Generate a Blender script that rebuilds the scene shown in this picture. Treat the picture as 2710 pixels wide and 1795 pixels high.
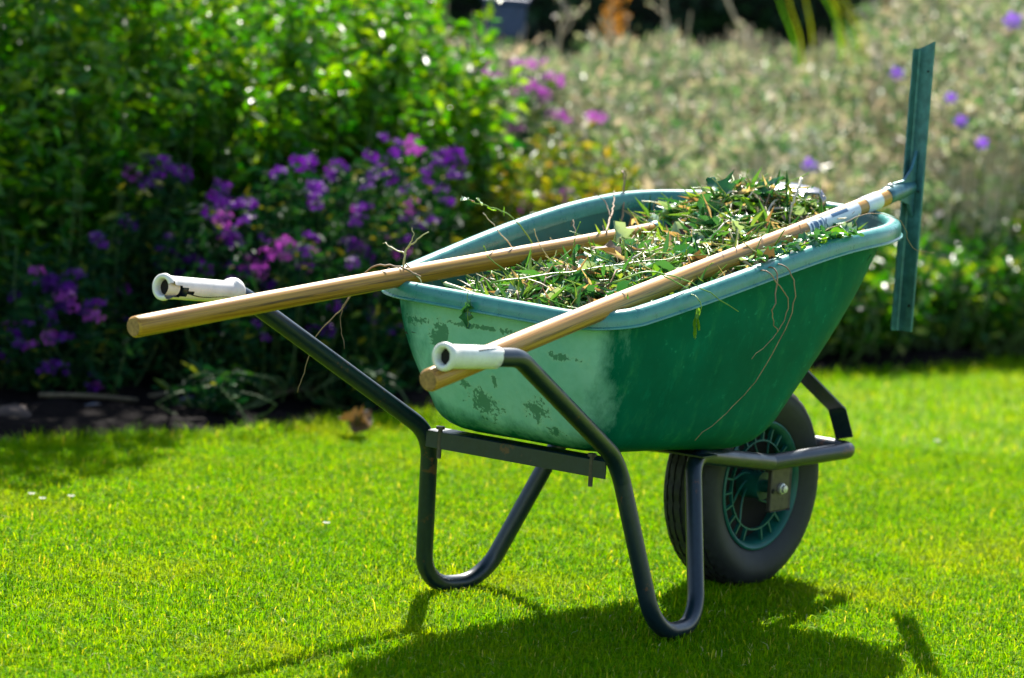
import bpy, bmesh, math, random
import numpy as np
from mathutils import Vector, Matrix, Quaternion

rnd = random.Random(11)
rng = np.random.default_rng(11)
scene = bpy.context.scene
for o in list(bpy.data.objects):
    bpy.data.objects.remove(o)

# ------------------------------------------------------------ camera
cam_d = bpy.data.cameras.new('camera')
cam = bpy.data.objects.new('camera', cam_d)
scene.collection.objects.link(cam)
scene.camera = cam
CAM = Vector((-5.98035, -4.09896, 1.31114))
YAW, PITCH, ROLL = 0.66283, 0.12018, 0.06413
fw = Vector((math.cos(YAW) * math.cos(PITCH), math.sin(YAW) * math.cos(PITCH), -math.sin(PITCH)))
rt = Vector((math.sin(YAW), -math.cos(YAW), 0.0))
upv = rt.cross(fw)
r2 = rt * math.cos(ROLL) + upv * math.sin(ROLL)
u2 = upv * math.cos(ROLL) - rt * math.sin(ROLL)
cam.matrix_world = Matrix(((r2.x, u2.x, -fw.x, CAM.x), (r2.y, u2.y, -fw.y, CAM.y), (r2.z, u2.z, -fw.z, CAM.z), (0, 0, 0, 1)))
cam_d.sensor_width = 36.0
cam_d.lens = 136.9
cam_d.clip_start = 0.1
cam_d.clip_end = 600
cam_d.dof.use_dof = True
cam_d.dof.focus_distance = 6.7
cam_d.dof.aperture_fstop = 3.8

# ------------------------------------------------------------ light and exposure
SUN_EL, SUN_AZ = math.radians(45), math.radians(37.5)     # azimuth from +X towards +Y
S = Vector((math.cos(SUN_EL) * math.cos(SUN_AZ), math.cos(SUN_EL) * math.sin(SUN_AZ), math.sin(SUN_EL)))
sun_d = bpy.data.lights.new('sun', 'SUN')
sun_d.energy = 5.0
sun_d.angle = math.radians(0.53)
sun_d.color = (1.0, 0.95, 0.86)
sun = bpy.data.objects.new('sun', sun_d)
sun.rotation_euler = S.to_track_quat('Z', 'Y').to_euler()
sun.location = (4, 4, 8)
scene.collection.objects.link(sun)
world = bpy.data.worlds.new('World')
scene.world = world
world.use_nodes = True
wn = world.node_tree
sky = wn.nodes.new('ShaderNodeTexSky')
sky.sky_type = 'NISHITA'
sky.sun_disc = False
sky.sun_elevation = SUN_EL
sky.sun_rotation = math.radians(90) - SUN_AZ
sky.air_density = 1.1
wn.links.new(sky.outputs['Color'], wn.nodes['Background'].inputs['Color'])
wn.nodes['Background'].inputs['Strength'].default_value = 0.08
vs = scene.view_settings
vs.view_transform = 'Standard'
vs.look = 'None'
vs.exposure = 1.55
vs.gamma = 1.0
vs.use_curve_mapping = False
scene.cycles.max_bounces = 7
scene.cycles.diffuse_bounces = 3
scene.cycles.glossy_bounces = 3
scene.cycles.transmission_bounces = 4
scene.cycles.sample_clamp_indirect = 6.0
scene.cycles.use_denoising = True

# ------------------------------------------------------------ helpers
C = scene.collection


def hexc(h):
    def f(v):
        v /= 255.0
        return v / 12.92 if v <= 0.04045 else ((v + 0.055) / 1.055) ** 2.4
    return tuple(f(int(h[i:i + 2], 16)) for i in (0, 2, 4)) + (1.0,)


class MB:
    """collects vertices and faces (triangles or quads) of one mesh"""

    def __init__(self):
        self.v, self.f, self.n = [], [], 0
        self.fm = []
        self.rest = []

    def add(self, V, F, mi=0, rest=None):
        V = np.asarray(V, float).reshape(-1, 3)
        self.v.append(V)
        for a in F:
            self.f.append(tuple(int(i) + self.n for i in a))
            self.fm.append(mi)
        self.rest.append(np.asarray(rest, float).reshape(-1, 3) if rest is not None else V)
        self.n += len(V)

    def verts(self):
        return np.concatenate(self.v) if self.v else np.zeros((0, 3))


def link(name, me, parent=None, loc=None):
    o = bpy.data.objects.new(name, me)
    C.objects.link(o)
    if parent is not None:
        o.parent = parent
    if loc is not None:
        o.location = loc
    return o


def origin_of(parent):
    v = Vector((0, 0, 0))
    while parent is not None:
        v += parent.location
        parent = parent.parent
    return v


def build(name, mb, mats, parent=None, smooth=True, sharp=None):
    """one mesh object; world coordinates in, stored relative to the parent's base"""
    me = bpy.data.meshes.new(name)
    off = np.array(origin_of(parent)) if parent is not None else np.zeros(3)
    V = mb.verts() - off
    me.from_pydata(V.tolist(), [], mb.f)
    if not isinstance(mats, (list, tuple)):
        mats = [mats]
    for m in mats:
        me.materials.append(m)
    if len(mats) > 1:
        me.polygons.foreach_set('material_index', mb.fm)
    a = me.attributes.new('rest', 'FLOAT_VECTOR', 'POINT')
    a.data.foreach_set('vector', np.concatenate(mb.rest).astype(np.float32).ravel())
    if smooth:
        me.polygons.foreach_set('use_smooth', [True] * len(me.polygons))
    me.update()
    if smooth and sharp:
        me.set_sharp_from_angle(angle=math.radians(sharp))
    return link(name, me, parent)


def build_fast(name, V, tris=None, quads=None, mat=None, parent=None):
    """many small faces at once (numpy arrays), flat shaded"""
    me = bpy.data.meshes.new(name)
    off = np.array(origin_of(parent)) if parent is not None else np.zeros(3)
    V = np.asarray(V, np.float32) - off.astype(np.float32)
    nt = 0 if tris is None else len(tris)
    nq = 0 if quads is None else len(quads)
    loops = []
    if nq:
        loops.append(np.asarray(quads, np.int32).ravel())
    if nt:
        loops.append(np.asarray(tris, np.int32).ravel())
    loops = np.concatenate(loops)
    starts = np.concatenate([np.arange(nq) * 4, nq * 4 + np.arange(nt) * 3]).astype(np.int32)
    me.vertices.add(len(V))
    me.vertices.foreach_set('co', V.ravel())
    me.loops.add(len(loops))
    me.loops.foreach_set('vertex_index', loops)
    me.polygons.add(nq + nt)
    me.polygons.foreach_set('loop_start', starts)
    me.update(calc_edges=True)
    me.validate()
    me.materials.append(mat)
    return link(name, me, parent)


def tag(o, label, cat, group=None, kind=None):
    o['label'] = label
    o['category'] = cat
    if group:
        o['group'] = group
    if kind:
        o['kind'] = kind
    return o


def thing(name, label, cat, loc, group=None):
    o = bpy.data.objects.new(name, None)
    o.empty_display_size = 0.05
    C.objects.link(o)
    o.location = loc
    return tag(o, label, cat, group)


def frames(P):
    P = np.asarray(P, float)
    T = np.gradient(P, axis=0) if len(P) > 2 else np.repeat(P[1:] - P[:1], 2, 0)
    T /= np.linalg.norm(T, axis=1)[:, None] + 1e-12
    a = np.array([0, 0, 1.0]) if abs(T[0][2]) < 0.9 else np.array([1.0, 0, 0])
    n = a - T[0] * (a @ T[0])
    n /= np.linalg.norm(n)
    N = [n]
    for i in range(1, len(P)):
        n = N[-1] - T[i] * (N[-1] @ T[i])
        n /= np.linalg.norm(n) + 1e-12
        N.append(n)
    N = np.array(N)
    return T, N, np.cross(T, N)


def tube(mb, P, r, seg=12, caps=(True, True), mi=0, squash=None):
    P = np.asarray(P, float)
    T, N, B = frames(P)
    R = np.full(len(P), r) if np.isscalar(r) else np.asarray(r, float)
    th = np.arange(seg) * 2 * np.pi / seg
    c, s = np.cos(th), np.sin(th)
    V = P[:, None, :] + R[:, None, None] * (N[:, None, :] * c[None, :, None] + B[:, None, :] * s[None, :, None])
    L = np.concatenate([[0], np.cumsum(np.linalg.norm(np.diff(P, axis=0), axis=1))])
    rest = np.stack([np.repeat(L[:, None], seg, 1), R[:, None] * c, R[:, None] * s], 2)
    F = []
    n = len(P)
    for i in range(n - 1):
        for j in range(seg):
            k = (j + 1) % seg
            F.append((i * seg + j, i * seg + k, (i + 1) * seg + k, (i + 1) * seg + j))
    if caps[0]:
        F.append(tuple(reversed(range(seg))))
    if caps[1]:
        F.append(tuple(range((n - 1) * seg, n * seg)))
    mb.add(V.reshape(-1, 3), F, mi, rest.reshape(-1, 3))


def fillet(pts, radii, n=9, step=0.03):
    """polyline with rounded corners, evenly subdivided"""
    pts = [Vector(p) for p in pts]
    out = [pts[0]]
    for i in range(1, len(pts) - 1):
        a, b, c = pts[i - 1], pts[i], pts[i + 1]
        d1, d2 = (a - b).normalized(), (c - b).normalized()
        ang = d1.angle(d2)
        r = radii[i - 1]
        t = r / math.tan(ang / 2)
        t = min(t, (a - b).length * 0.48, (c - b).length * 0.48)
        r = t * math.tan(ang / 2)
        ctr = b + (d1 + d2).normalized() * (r / math.sin(ang / 2))
        p0, p1 = b + d1 * t, b + d2 * t
        v0, v1 = p0 - ctr, p1 - ctr
        for k in range(n + 1):
            out.append(ctr + (v0 * (1 - k / n) + v1 * (k / n)).normalized() * r)
    out.append(pts[-1])
    res = [out[0]]
    for p in out[1:]:
        L = (p - res[-1]).length
        if L < 1e-5:
            continue
        m = max(1, int(L / step))
        q = res[-1].copy()
        for k in range(1, m + 1):
            res.append(q.lerp(p, k / m))
    return np.array(res)


def catmull(pts, n=6):
    P = np.asarray(pts, float)
    P = np.concatenate([[2 * P[0] - P[1]], P, [2 * P[-1] - P[-2]]])
    out = []
    for i in range(1, len(P) - 2):
        for k in range(n):
            t = k / n
            out.append(0.5 * (2 * P[i] + (P[i + 1] - P[i - 1]) * t + (2 * P[i - 1] - 5 * P[i] + 4 * P[i + 1] - P[i + 2]) * t * t
                              + (3 * P[i] - 3 * P[i + 1] + P[i + 2] - P[i - 1]) * t ** 3))
    out.append(P[-2])
    return np.array(out)


def boxm(mb, c, sx, sy, sz, X=None, Y=None, Z=None, bev=0.0, mi=0):
    X = np.array(X if X is not None else (1, 0, 0), float)
    Y = np.array(Y if Y is not None else (0, 1, 0), float)
    Z = np.array(Z if Z is not None else (0, 0, 1), float)
    c = np.array(c, float)
    if bev <= 0:
        V = [c + X * sx / 2 * a + Y * sy / 2 * b + Z * sz / 2 * d for d in (-1, 1) for a, b in ((-1, -1), (1, -1), (1, 1), (-1, 1))]
        F = [(3, 2, 1, 0), (4, 5, 6, 7), (0, 1, 5, 4), (1, 2, 6, 5), (2, 3, 7, 6), (3, 0, 4, 7)]
        mb.add(V, F, mi)
        return
    # chamfered along Z edges and at both ends
    def ring(k, dz):
        hx, hy = sx / 2 - k, sy / 2 - k
        b = bev
        return [c + X * x + Y * y + Z * dz for x, y in ((-hx + b, -hy), (hx - b, -hy), (hx, -hy + b), (hx, hy - b), (hx - b, hy), (-hx + b, hy), (-hx, hy - b), (-hx, -hy + b))]
    R = [ring(bev * .6, -sz / 2), ring(0, -sz / 2 + bev * .6), ring(0, sz / 2 - bev * .6), ring(bev * .6, sz / 2)]
    V = [p for r in R for p in r]
    F = [tuple(reversed(range(8))), tuple(range(24, 32))]
    for i in range(3):
        for j in range(8):
            k = (j + 1) % 8
            F.append((i * 8 + j, i * 8 + k, i * 8 + 8 + k, i * 8 + 8 + j))
    mb.add(V, F, mi)


def lathe(mb, o, axis, prof, seg=32, mi=0, drop=None, close=False, jitter=None):
    """revolve (along, radius) pairs about the axis through o"""
    o = np.array(o, float)
    A = np.array(axis, float)
    A /= np.linalg.norm(A)
    h = np.array([0, 0, 1.0]) if abs(A[2]) < 0.9 else np.array([1.0, 0, 0])
    N = h - A * (h @ A)
    N /= np.linalg.norm(N)
    B = np.cross(A, N)
    V, R = [], []
    for i, (l, r) in enumerate(prof):
        for j in range(seg):
            t = 2 * math.pi * j / seg
            rr, ll = r, l
            if jitter:
                ll, rr = jitter(i, t, l, r)
            V.append(o + A * ll + N * rr * math.cos(t) + B * rr * math.sin(t))
            R.append((ll, rr * math.cos(t), rr * math.sin(t)))
    F = []
    n = len(prof)
    for i in range(n if close else n - 1):
        i2 = (i + 1) % n
        for j in range(seg):
            k = (j + 1) % seg
            if drop and drop(prof[i][0], 2 * math.pi * (j + .5) / seg, i):
                continue
            F.append((i * seg + j, i * seg + k, i2 * seg + k, i2 * seg + j))
    mb.add(V, F, mi, R)


# ------------------------------------------------------------ materials
class NT:
    def __init__(self, name):
        self.m = bpy.data.materials.new(name)
        self.m.use_nodes = True
        self.t = self.m.node_tree
        self.b = self.t.nodes['Principled BSDF']
        self.out = self.t.nodes['Material Output']

    def n(self, kind, **kw):
        x = self.t.nodes.new(kind)
        for k, v in kw.items():
            if k.startswith('i_'):
                x.inputs[k[2:].replace('_', ' ')].default_value = v
            else:
                setattr(x, k, v)
        return x

    def l(self, a, b):
        self.t.links.new(a, b)

    def noise(self, vec=None, scale=5.0, detail=4.0, rough=0.55, stretch=None):
        x = self.n('ShaderNodeTexNoise')
        x.inputs['Scale'].default_value = scale
        x.inputs['Detail'].default_value = detail
        x.inputs['Roughness'].default_value = rough
        if vec is not None:
            if stretch:
                mp = self.n('ShaderNodeMapping')
                mp.inputs['Scale'].default_value = stretch
                self.l(vec, mp.inputs['Vector'])
                vec = mp.outputs['Vector']
            self.l(vec, x.inputs['Vector'])
        return x.outputs['Fac']

    def ramp(self, fac, stops, interp='LINEAR'):
        r = self.n('ShaderNodeValToRGB')
        r.color_ramp.interpolation = interp
        e = r.color_ramp.elements
        while len(e) < len(stops):
            e.new(0.5)
        for k, (p, c) in zip(e, stops):
            k.position = p
            k.color = c if len(c) == 4 else (*c, 1)
        self.l(fac, r.inputs['Fac'])
        return r.outputs['Color']

    def mix(self, fac, a, b, mode='MIX'):
        x = self.n('ShaderNodeMix', data_type='RGBA', blend_type=mode)
        for s, v in ((x.inputs[0], fac), (x.inputs[6], a), (x.inputs[7], b)):
            if hasattr(v, 'links'):
                self.l(v, s)
            elif isinstance(v, (int, float)):
                s.default_value = v
            else:
                s.default_value = v if len(v) == 4 else (*v, 1)
        return x.outputs[2]

    def math(self, op, a, b=0.0):
        x = self.n('ShaderNodeMath', operation=op)
        for s, v in ((x.inputs[0], a), (x.inputs[1], b)):
            if hasattr(v, 'links'):
                self.l(v, s)
            else:
                s.default_value = v
        return x.outputs[0]

    def attr(self, name, out='Vector'):
        x = self.n('ShaderNodeAttribute')
        x.attribute_name = name
        return x.outputs[out]

    def bump(self, h, strength=0.3, dist=0.002):
        x = self.n('ShaderNodeBump')
        x.inputs['Strength'].default_value = strength
        x.inputs['Distance'].default_value = dist
        self.l(h, x.inputs['Height'])
        self.l(x.outputs['Normal'], self.b.inputs['Normal'])

    def set(self, col=None, rough=None, metal=None, spec=None):
        if col is not None:
            if hasattr(col, 'links'):
                self.l(col, self.b.inputs['Base Color'])
            else:
                self.b.inputs['Base Color'].default_value = col if len(col) == 4 else (*col, 1)
        if rough is not None:
            if hasattr(rough, 'links'):
                self.l(rough, self.b.inputs['Roughness'])
            else:
                self.b.inputs['Roughness'].default_value = rough
        if metal is not None:
            self.b.inputs['Metallic'].default_value = metal
        if spec is not None:
            self.b.inputs['Specular IOR Level'].default_value = spec
        return self.m


def leaf_mat(name, stops, trans=0.4, rough=0.38, spec=0.5, tint=None, objrand=False):
    """thin leaf: glossy top, light comes through; colour differs from leaf to leaf"""
    t = NT(name)
    if objrand:
        r = t.n('ShaderNodeObjectInfo').outputs['Random']
    else:
        r = t.n('ShaderNodeNewGeometry').outputs['Random Per Island']
    col = t.ramp(r, stops)
    t.set(col, rough, 0, spec)
    tr = t.n('ShaderNodeBsdfTranslucent')
    tc = t.mix(1.0, col, tint or (1.5, 1.25, 0.5, 1), 'MULTIPLY')
    t.l(tc, tr.inputs['Color'])
    ms = t.n('ShaderNodeMixShader')
    ms.inputs[0].default_value = trans
    t.l(t.b.outputs[0], ms.inputs[1])
    t.l(tr.outputs[0], ms.inputs[2])
    t.l(ms.outputs[0], t.out.inputs['Surface'])
    return t.m


def plain_mat(name, col, rough=0.5, metal=0.0, var=0.15, scale=30, bump=0.0, spec=0.5):
    t = NT(name)
    tc = t.n('ShaderNodeTexCoord').outputs['Object']
    f = t.noise(tc, scale, 5)
    a = tuple(c * (1 - var) for c in col[:3])
    b = tuple(min(1, c * (1 + var)) for c in col[:3])
    t.set(t.ramp(f, [(0.3, a), (0.7, b)]), rough, metal, spec)
    if bump:
        t.bump(f, bump)
    return t.m


# grass
def grass_mat():
    t = NT('grass_blades')
    r = t.n('ShaderNodeNewGeometry').outputs['Random Per Island']
    col = t.ramp(r, [(0.0, (0.06, 0.21, 0.001)), (0.35, (0.10, 0.265, 0.001)), (0.75, (0.165, 0.32, 0.001)), (0.95, (0.24, 0.36, 0.004)), (0.985, (0.44, 0.42, 0.08)), (1.0, (0.6, 0.56, 0.36))])
    pos = t.n('ShaderNodeNewGeometry').outputs['Position']
    big = t.noise(pos, 2.6, 3)
    col = t.mix(t.math('MULTIPLY', t.ramp(big, [(0.52, (0, 0, 0)), (0.72, (1, 1, 1))]), 0.45), col, (0.30, 0.37, 0.008, 1))
    dry = t.noise(pos, 1.9, 5, 0.6)
    col = t.mix(t.math('MULTIPLY', t.ramp(dry, [(0.56, (0, 0, 0)), (0.70, (1, 1, 1))]), 0.42), col, (0.38, 0.36, 0.03, 1))
    gr = t.noise(pos, 3.7, 4, 0.6)
    col = t.mix(t.math('MULTIPLY', t.ramp(gr, [(0.5, (0, 0, 0)), (0.68, (1, 1, 1))]), 0.4), col, (0.06, 0.24, 0.002, 1))
    t.set(col, 0.5, 0, 0.02)
    tr = t.n('ShaderNodeBsdfTranslucent')
    t.l(t.mix(1.0, col, (1.6, 1.35, 0.1, 1), 'MULTIPLY'), tr.inputs['Color'])
    ms = t.n('ShaderNodeMixShader')
    ms.inputs[0].default_value = 0.5
    t.l(t.b.outputs[0], ms.inputs[1])
    t.l(tr.outputs[0], ms.inputs[2])
    t.l(ms.outputs[0], t.out.inputs['Surface'])
    return t.m


def ground_mat():
    t = NT('lawn_ground')
    pos = t.n('ShaderNodeNewGeometry').outputs['Position']
    a = t.noise(pos, 40, 6)
    b = t.noise(pos, 1.3, 4)
    c = t.ramp(a, [(0.3, (0.06, 0.13, 0.004)), (0.7, (0.13, 0.23, 0.005))])
    t.set(t.mix(t.math('MULTIPLY', b, 0.35), c, (0.16, 0.19, 0.02, 1)), 0.9, 0, 0.1)
    t.bump(a, 0.5, 0.01)
    return t.m


def soil_mat():
    t = NT('bed_soil')
    pos = t.n('ShaderNodeNewGeometry').outputs['Position']
    a = t.noise(pos, 30, 8, 0.65)
    t.set(t.ramp(a, [(0.25, (0.003, 0.002, 0.002)), (0.55, (0.006, 0.004, 0.004)), (0.8, (0.02, 0.013, 0.011))]), 0.92, 0, 0.06)
    t.bump(a, 0.8, 0.02)
    return t.m


def tray_mat():
    t = NT('tray_plastic')
    rest = t.attr('rest')
    fade = t.attr('fade', 'Fac')
    fine = t.noise(rest, 55, 8, 0.7)
    mid = t.noise(rest, 9, 6, 0.62)
    smear = t.noise(rest, 26, 6, 0.7, (1.4, 1.4, 0.5))
    dust = t.noise(rest, 60, 5, 0.65)
    streak = t.noise(rest, 10, 5, 0.6, (3.2, 3.2, 0.55))
    green = t.ramp(mid, [(0.25, (0.0, 0.090, 0.050)), (0.55, (0.0, 0.120, 0.068)), (0.8, (0.0, 0.155, 0.090))])
    sc = t.math('MULTIPLY', t.ramp(streak, [(0.54, (0, 0, 0)), (0.70, (1, 1, 1))]), 0.85)
    green = t.mix(t.math('MULTIPLY', sc, t.ramp(fine, [(0.4, (0, 0, 0)), (0.65, (1, 1, 1))])), green, (0.02, 0.21, 0.09, 1))
    dm = t.math('MULTIPLY', t.ramp(dust, [(0.60, (0, 0, 0)), (0.70, (1, 1, 1))]), t.ramp(mid, [(0.42, (0, 0, 0)), (0.62, (1, 1, 1))]))
    green = t.mix(t.math('MULTIPLY', dm, 0.75), green, (0.02, 0.28, 0.16, 1))
    sm = t.ramp(smear, [(0.58, (0, 0, 0)), (0.72, (1, 1, 1))])
    green = t.mix(t.math('MULTIPLY', sm, 0.5), green, (0.002, 0.20, 0.115, 1))
    pale = t.ramp(mid, [(0.2, (0.12, 0.42, 0.32)), (0.5, (0.24, 0.53, 0.44)), (0.8, (0.33, 0.60, 0.52))])
    pale = t.mix(t.math('MULTIPLY', t.ramp(fine, [(0.45, (0, 0, 0)), (0.75, (1, 1, 1))]), 0.25), pale, (0.17, 0.38, 0.17, 1))
    # patches of the unbleached skin that are left on the sun-faded back
    pat = t.noise(rest, 10.0, 3, 0.5, (1.0, 1.0, 1.25))
    speck = t.noise(rest, 120, 5, 0.7)
    pm = t.ramp(t.math('ADD', pat, t.math('MULTIPLY', t.math('SUBTRACT', speck, 0.5), 0.22)), [(0.70, (0, 0, 0)), (0.73, (1, 1, 1))])
    pale = t.mix(t.math('MULTIPLY', pm, 0.85), pale, (0.02, 0.12, 0.05, 1))
    sep = t.n('ShaderNodeSeparateXYZ')
    t.l(rest, sep.inputs[0])
    worn = None
    for yc, zc, a_, b_ in ((.033, .387, .034, .026), (-.083, .396, .030, .028), (.110, .500, .032, .030), (.160, .522, .045, .011), (.079, .425, .014, .014), (.003, .435, .008, .013), (-.108, .362, .022, .012), (-.165, .497, .04, .010), (.02, .528, .10, .006)):
        dy = t.math('DIVIDE', t.math('SUBTRACT', sep.outputs[1], yc), a_)
        dz = t.math('DIVIDE', t.math('SUBTRACT', sep.outputs[2], zc), b_)
        q = t.math('SUBTRACT', 1.0, t.math('SQRT', t.math('ADD', t.math('MULTIPLY', dy, dy), t.math('MULTIPLY', dz, dz))))
        worn = q if worn is None else t.math('MAXIMUM', worn, q)
    lump = t.noise(rest, 30, 4, 0.6)
    wv = t.math('ADD', worn, t.math('ADD', t.math('MULTIPLY', t.math('SUBTRACT', lump, 0.5), 2.6), t.math('MULTIPLY', t.math('SUBTRACT', speck, 0.5), 2.2)))
    wm = t.ramp(wv, [(0.30, (0, 0, 0)), (0.48, (1, 1, 1))])
    halo = t.ramp(wv, [(0.0, (0, 0, 0)), (0.2, (1, 1, 1))])
    pale = t.mix(t.math('MULTIPLY', halo, 0.25), pale, (0.42, 0.60, 0.40, 1))
    pale = t.mix(t.math('MULTIPLY', wm, 0.72), pale, (0.02, 0.13, 0.06, 1))
    pale = t.mix(t.math('MULTIPLY', sm, 0.3), pale, (0.10, 0.30, 0.17, 1))
    e = t.math('ADD', t.math('ADD', fade, t.math('MULTIPLY', t.math('SUBTRACT', mid, 0.5), 0.6)), t.math('MULTIPLY', t.math('SUBTRACT', smear, 0.5), 0.7))
    col = t.mix(t.ramp(e, [(0.32, (0, 0, 0)), (0.78, (1, 1, 1))]), green, pale)
    t.set(col, t.math('ADD', t.math('MULTIPLY', fine, 0.2), 0.42), 0, 0.03)
    t.bump(fine, 0.08, 0.001)
    return t.m


def inner_mat():
    t = NT('tray_inside')
    rest = t.attr('rest')
    a = t.noise(rest, 14, 7, 0.65)
    t.set(t.ramp(a, [(0.3, (0.006, 0.11, 0.10)), (0.65, (0.012, 0.15, 0.135)), (0.85, (0.05, 0.21, 0.18))]), 0.45)
    return t.m


def rim_mat():
    t = NT('rim_plastic')
    rest = t.attr('rest')
    a = t.noise(rest, 40, 7, 0.7)
    t.set(t.ramp(a, [(0.3, (0.022, 0.19, 0.17)), (0.6, (0.045, 0.26, 0.225)), (0.85, (0.14, 0.38, 0.33))]), t.math('ADD', t.math('MULTIPLY', a, 0.25), 0.17), 0, 0.75)
    t.bump(a, 0.06, 0.001)
    return t.m


def paint_mat():
    t = NT('dark_frame_paint')
    rest = t.n('ShaderNodeNewGeometry').outputs['Position']
    a = t.noise(rest, 22, 8, 0.7)
    b = t.noise(rest, 130, 4, 0.7)
    base = t.ramp(b, [(0.3, (0.003, 0.011, 0.019)), (0.7, (0.007, 0.021, 0.034))])
    rust = t.ramp(t.math('ADD', a, t.math('MULTIPLY', t.math('SUBTRACT', b, 0.5), 0.3)), [(0.62, (0, 0, 0)), (0.66, (1, 1, 1))])
    t.set(t.mix(t.math('MULTIPLY', rust, 0.8), base, (0.12, 0.045, 0.02, 1)), t.math('ADD', t.math('MULTIPLY', a, 0.35), 0.18), 0, 0.6)
    t.bump(b, 0.08, 0.001)
    return t.m


def wood_mat(name, light, dark, groove):
    t = NT(name)
    rest = t.attr('rest')
    g = t.noise(rest, 1.0, 6, 0.65, (2.2, 230.0, 230.0))
    big = t.noise(rest, 1.0, 4, 0.5, (5.0, 60.0, 60.0))
    col = t.ramp(g, [(0.36, dark), (0.54, light), (0.75, tuple(min(1, c * 1.15) for c in light))])
    col = t.mix(t.math('MULTIPLY', t.ramp(big, [(0.5, (0, 0, 0)), (0.75, (1, 1, 1))]), 0.5), col, groove)
    cr = t.noise(rest, 1.0, 3, 0.6, (3.5, 150.0, 150.0))
    col = t.mix(t.math('MULTIPLY', t.ramp(cr, [(0.565, (0, 0, 0)), (0.66, (1, 1, 1))]), 0.8), col, (0.05, 0.022, 0.008, 1))
    t.set(col, t.math('ADD', t.math('MULTIPLY', g, 0.3), 0.27), 0, 0.5)
    t.bump(g, 0.2, 0.001)
    return t.m


def grip_mat():
    t = NT('white_grip_plastic')
    rest = t.attr('rest')
    a = t.noise(rest, 26, 6, 0.7)
    b = t.noise(rest, 90, 6, 0.75, (1.0, 2.5, 2.5))
    col = t.ramp(a, [(0.3, (0.62, 0.60, 0.55)), (0.65, (0.80, 0.78, 0.74))])
    d = t.ramp(b, [(0.62, (0, 0, 0)), (0.70, (1, 1, 1))])
    t.set(t.mix(t.math('MULTIPLY', d, 0.65), col, (0.22, 0.17, 0.13, 1)), 0.42)
    t.bump(b, 0.15, 0.001)
    return t.m


def rubber_mat():
    t = NT('tyre_rubber')
    rest = t.attr('rest')
    a = t.noise(rest, 12, 8, 0.7)
    t.set(t.ramp(a, [(0.3, (0.009, 0.010, 0.012)), (0.6, (0.021, 0.023, 0.026)), (0.85, (0.045, 0.044, 0.042))]), 0.62, 0, 0.4)
    return t.m


M = {}
M['grass'] = grass_mat()
M['ground'] = ground_mat()
M['soil'] = soil_mat()
M['tray'] = tray_mat()
M['inner'] = inner_mat()
M['rim'] = rim_mat()
M['paint'] = paint_mat()
M['wood'] = wood_mat('ash_handle', (0.46, 0.235, 0.018), (0.23, 0.098, 0.006), (0.26, 0.115, 0.008, 1))
M['wood2'] = wood_mat('varnished_handle', (0.50, 0.25, 0.042), (0.25, 0.105, 0.015), (0.30, 0.13, 0.02, 1))
M['endgrain'] = plain_mat('end_grain', (0.30, 0.16, 0.06), 0.8, var=0.35, scale=160)
M['grip'] = grip_mat()
M['black'] = plain_mat('dark_inside', (0.006, 0.004, 0.004), 0.9)
M['rubber'] = rubber_mat()
M['rimgreen'] = plain_mat('wheel_green', (0.004, 0.11, 0.085), 0.45, var=0.25, scale=40)
M['steel'] = plain_mat('dull_steel', (0.09, 0.075, 0.062), 0.5, 0.6, var=0.3, scale=70)
M['bolt'] = plain_mat('bright_bolt', (0.62, 0.60, 0.55), 0.35, 0.5)
M['zinc'] = plain_mat('galvanised_head', (0.055, 0.17, 0.18), 0.45, 0.35, var=0.3, scale=60, bump=0.1)
M['socket'] = plain_mat('painted_socket', (0.05, 0.16, 0.20), 0.38, 0.3, var=0.3, scale=60)
M['tine'] = plain_mat('rake_tine_steel', (0.30, 0.31, 0.34), 0.3, 0.8, var=0.2, scale=80)
M['label'] = plain_mat('sticker_white', (0.68, 0.72, 0.76), 0.4, var=0.08, scale=60)
M['print'] = plain_mat('sticker_blue', (0.02, 0.10, 0.20), 0.4)

# ------------------------------------------------------------ setting: ground, bed, lawn
BORDER = [(-6, 2.55), (-3, 2.35), (-0.59, 2.14), (0.03, 2.01), (0.29, 1.93), (0.58, 1.86), (0.84, 1.83), (1.15, 1.82), (1.61, 1.79), (2.1, 1.75), (2.82, 1.70), (3.1, 1.63), (3.44, 1.60), (3.68, 1.58), (4.65, 1.49), (7, 1.35), (12, 1.2)]
BX, BY = np.array([b[0] for b in BORDER]), np.array([b[1] for b in BORDER]) - np.interp([b[0] for b in BORDER], [0, 1.2, 2.4, 4], [.15, .10, .03, .0])


def border(x):
    return np.interp(x, BX, BY) + 0.018 * np.sin(np.asarray(x) * 9.0) + 0.012 * np.sin(np.asarray(x) * 23.0 + 1)


mb = MB()
gx = np.concatenate([[-150, -40, -12], np.arange(-7, 9.1, 0.5), [14, 45, 150]])
gy = np.concatenate([[-150, -40, -12], np.arange(-7, 9.1, 0.5), [14, 45, 150]])
V = [(x, y, -0.004) for y in gy for x in gx]
nx = len(gx)
F = [(j * nx + i, j * nx + i + 1, (j + 1) * nx + i + 1, (j + 1) * nx + i) for j in range(len(gy) - 1) for i in range(nx - 1)]
mb.add(V, F)
o = build('ground', mb, M['ground'])
o['kind'] = 'structure'

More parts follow.
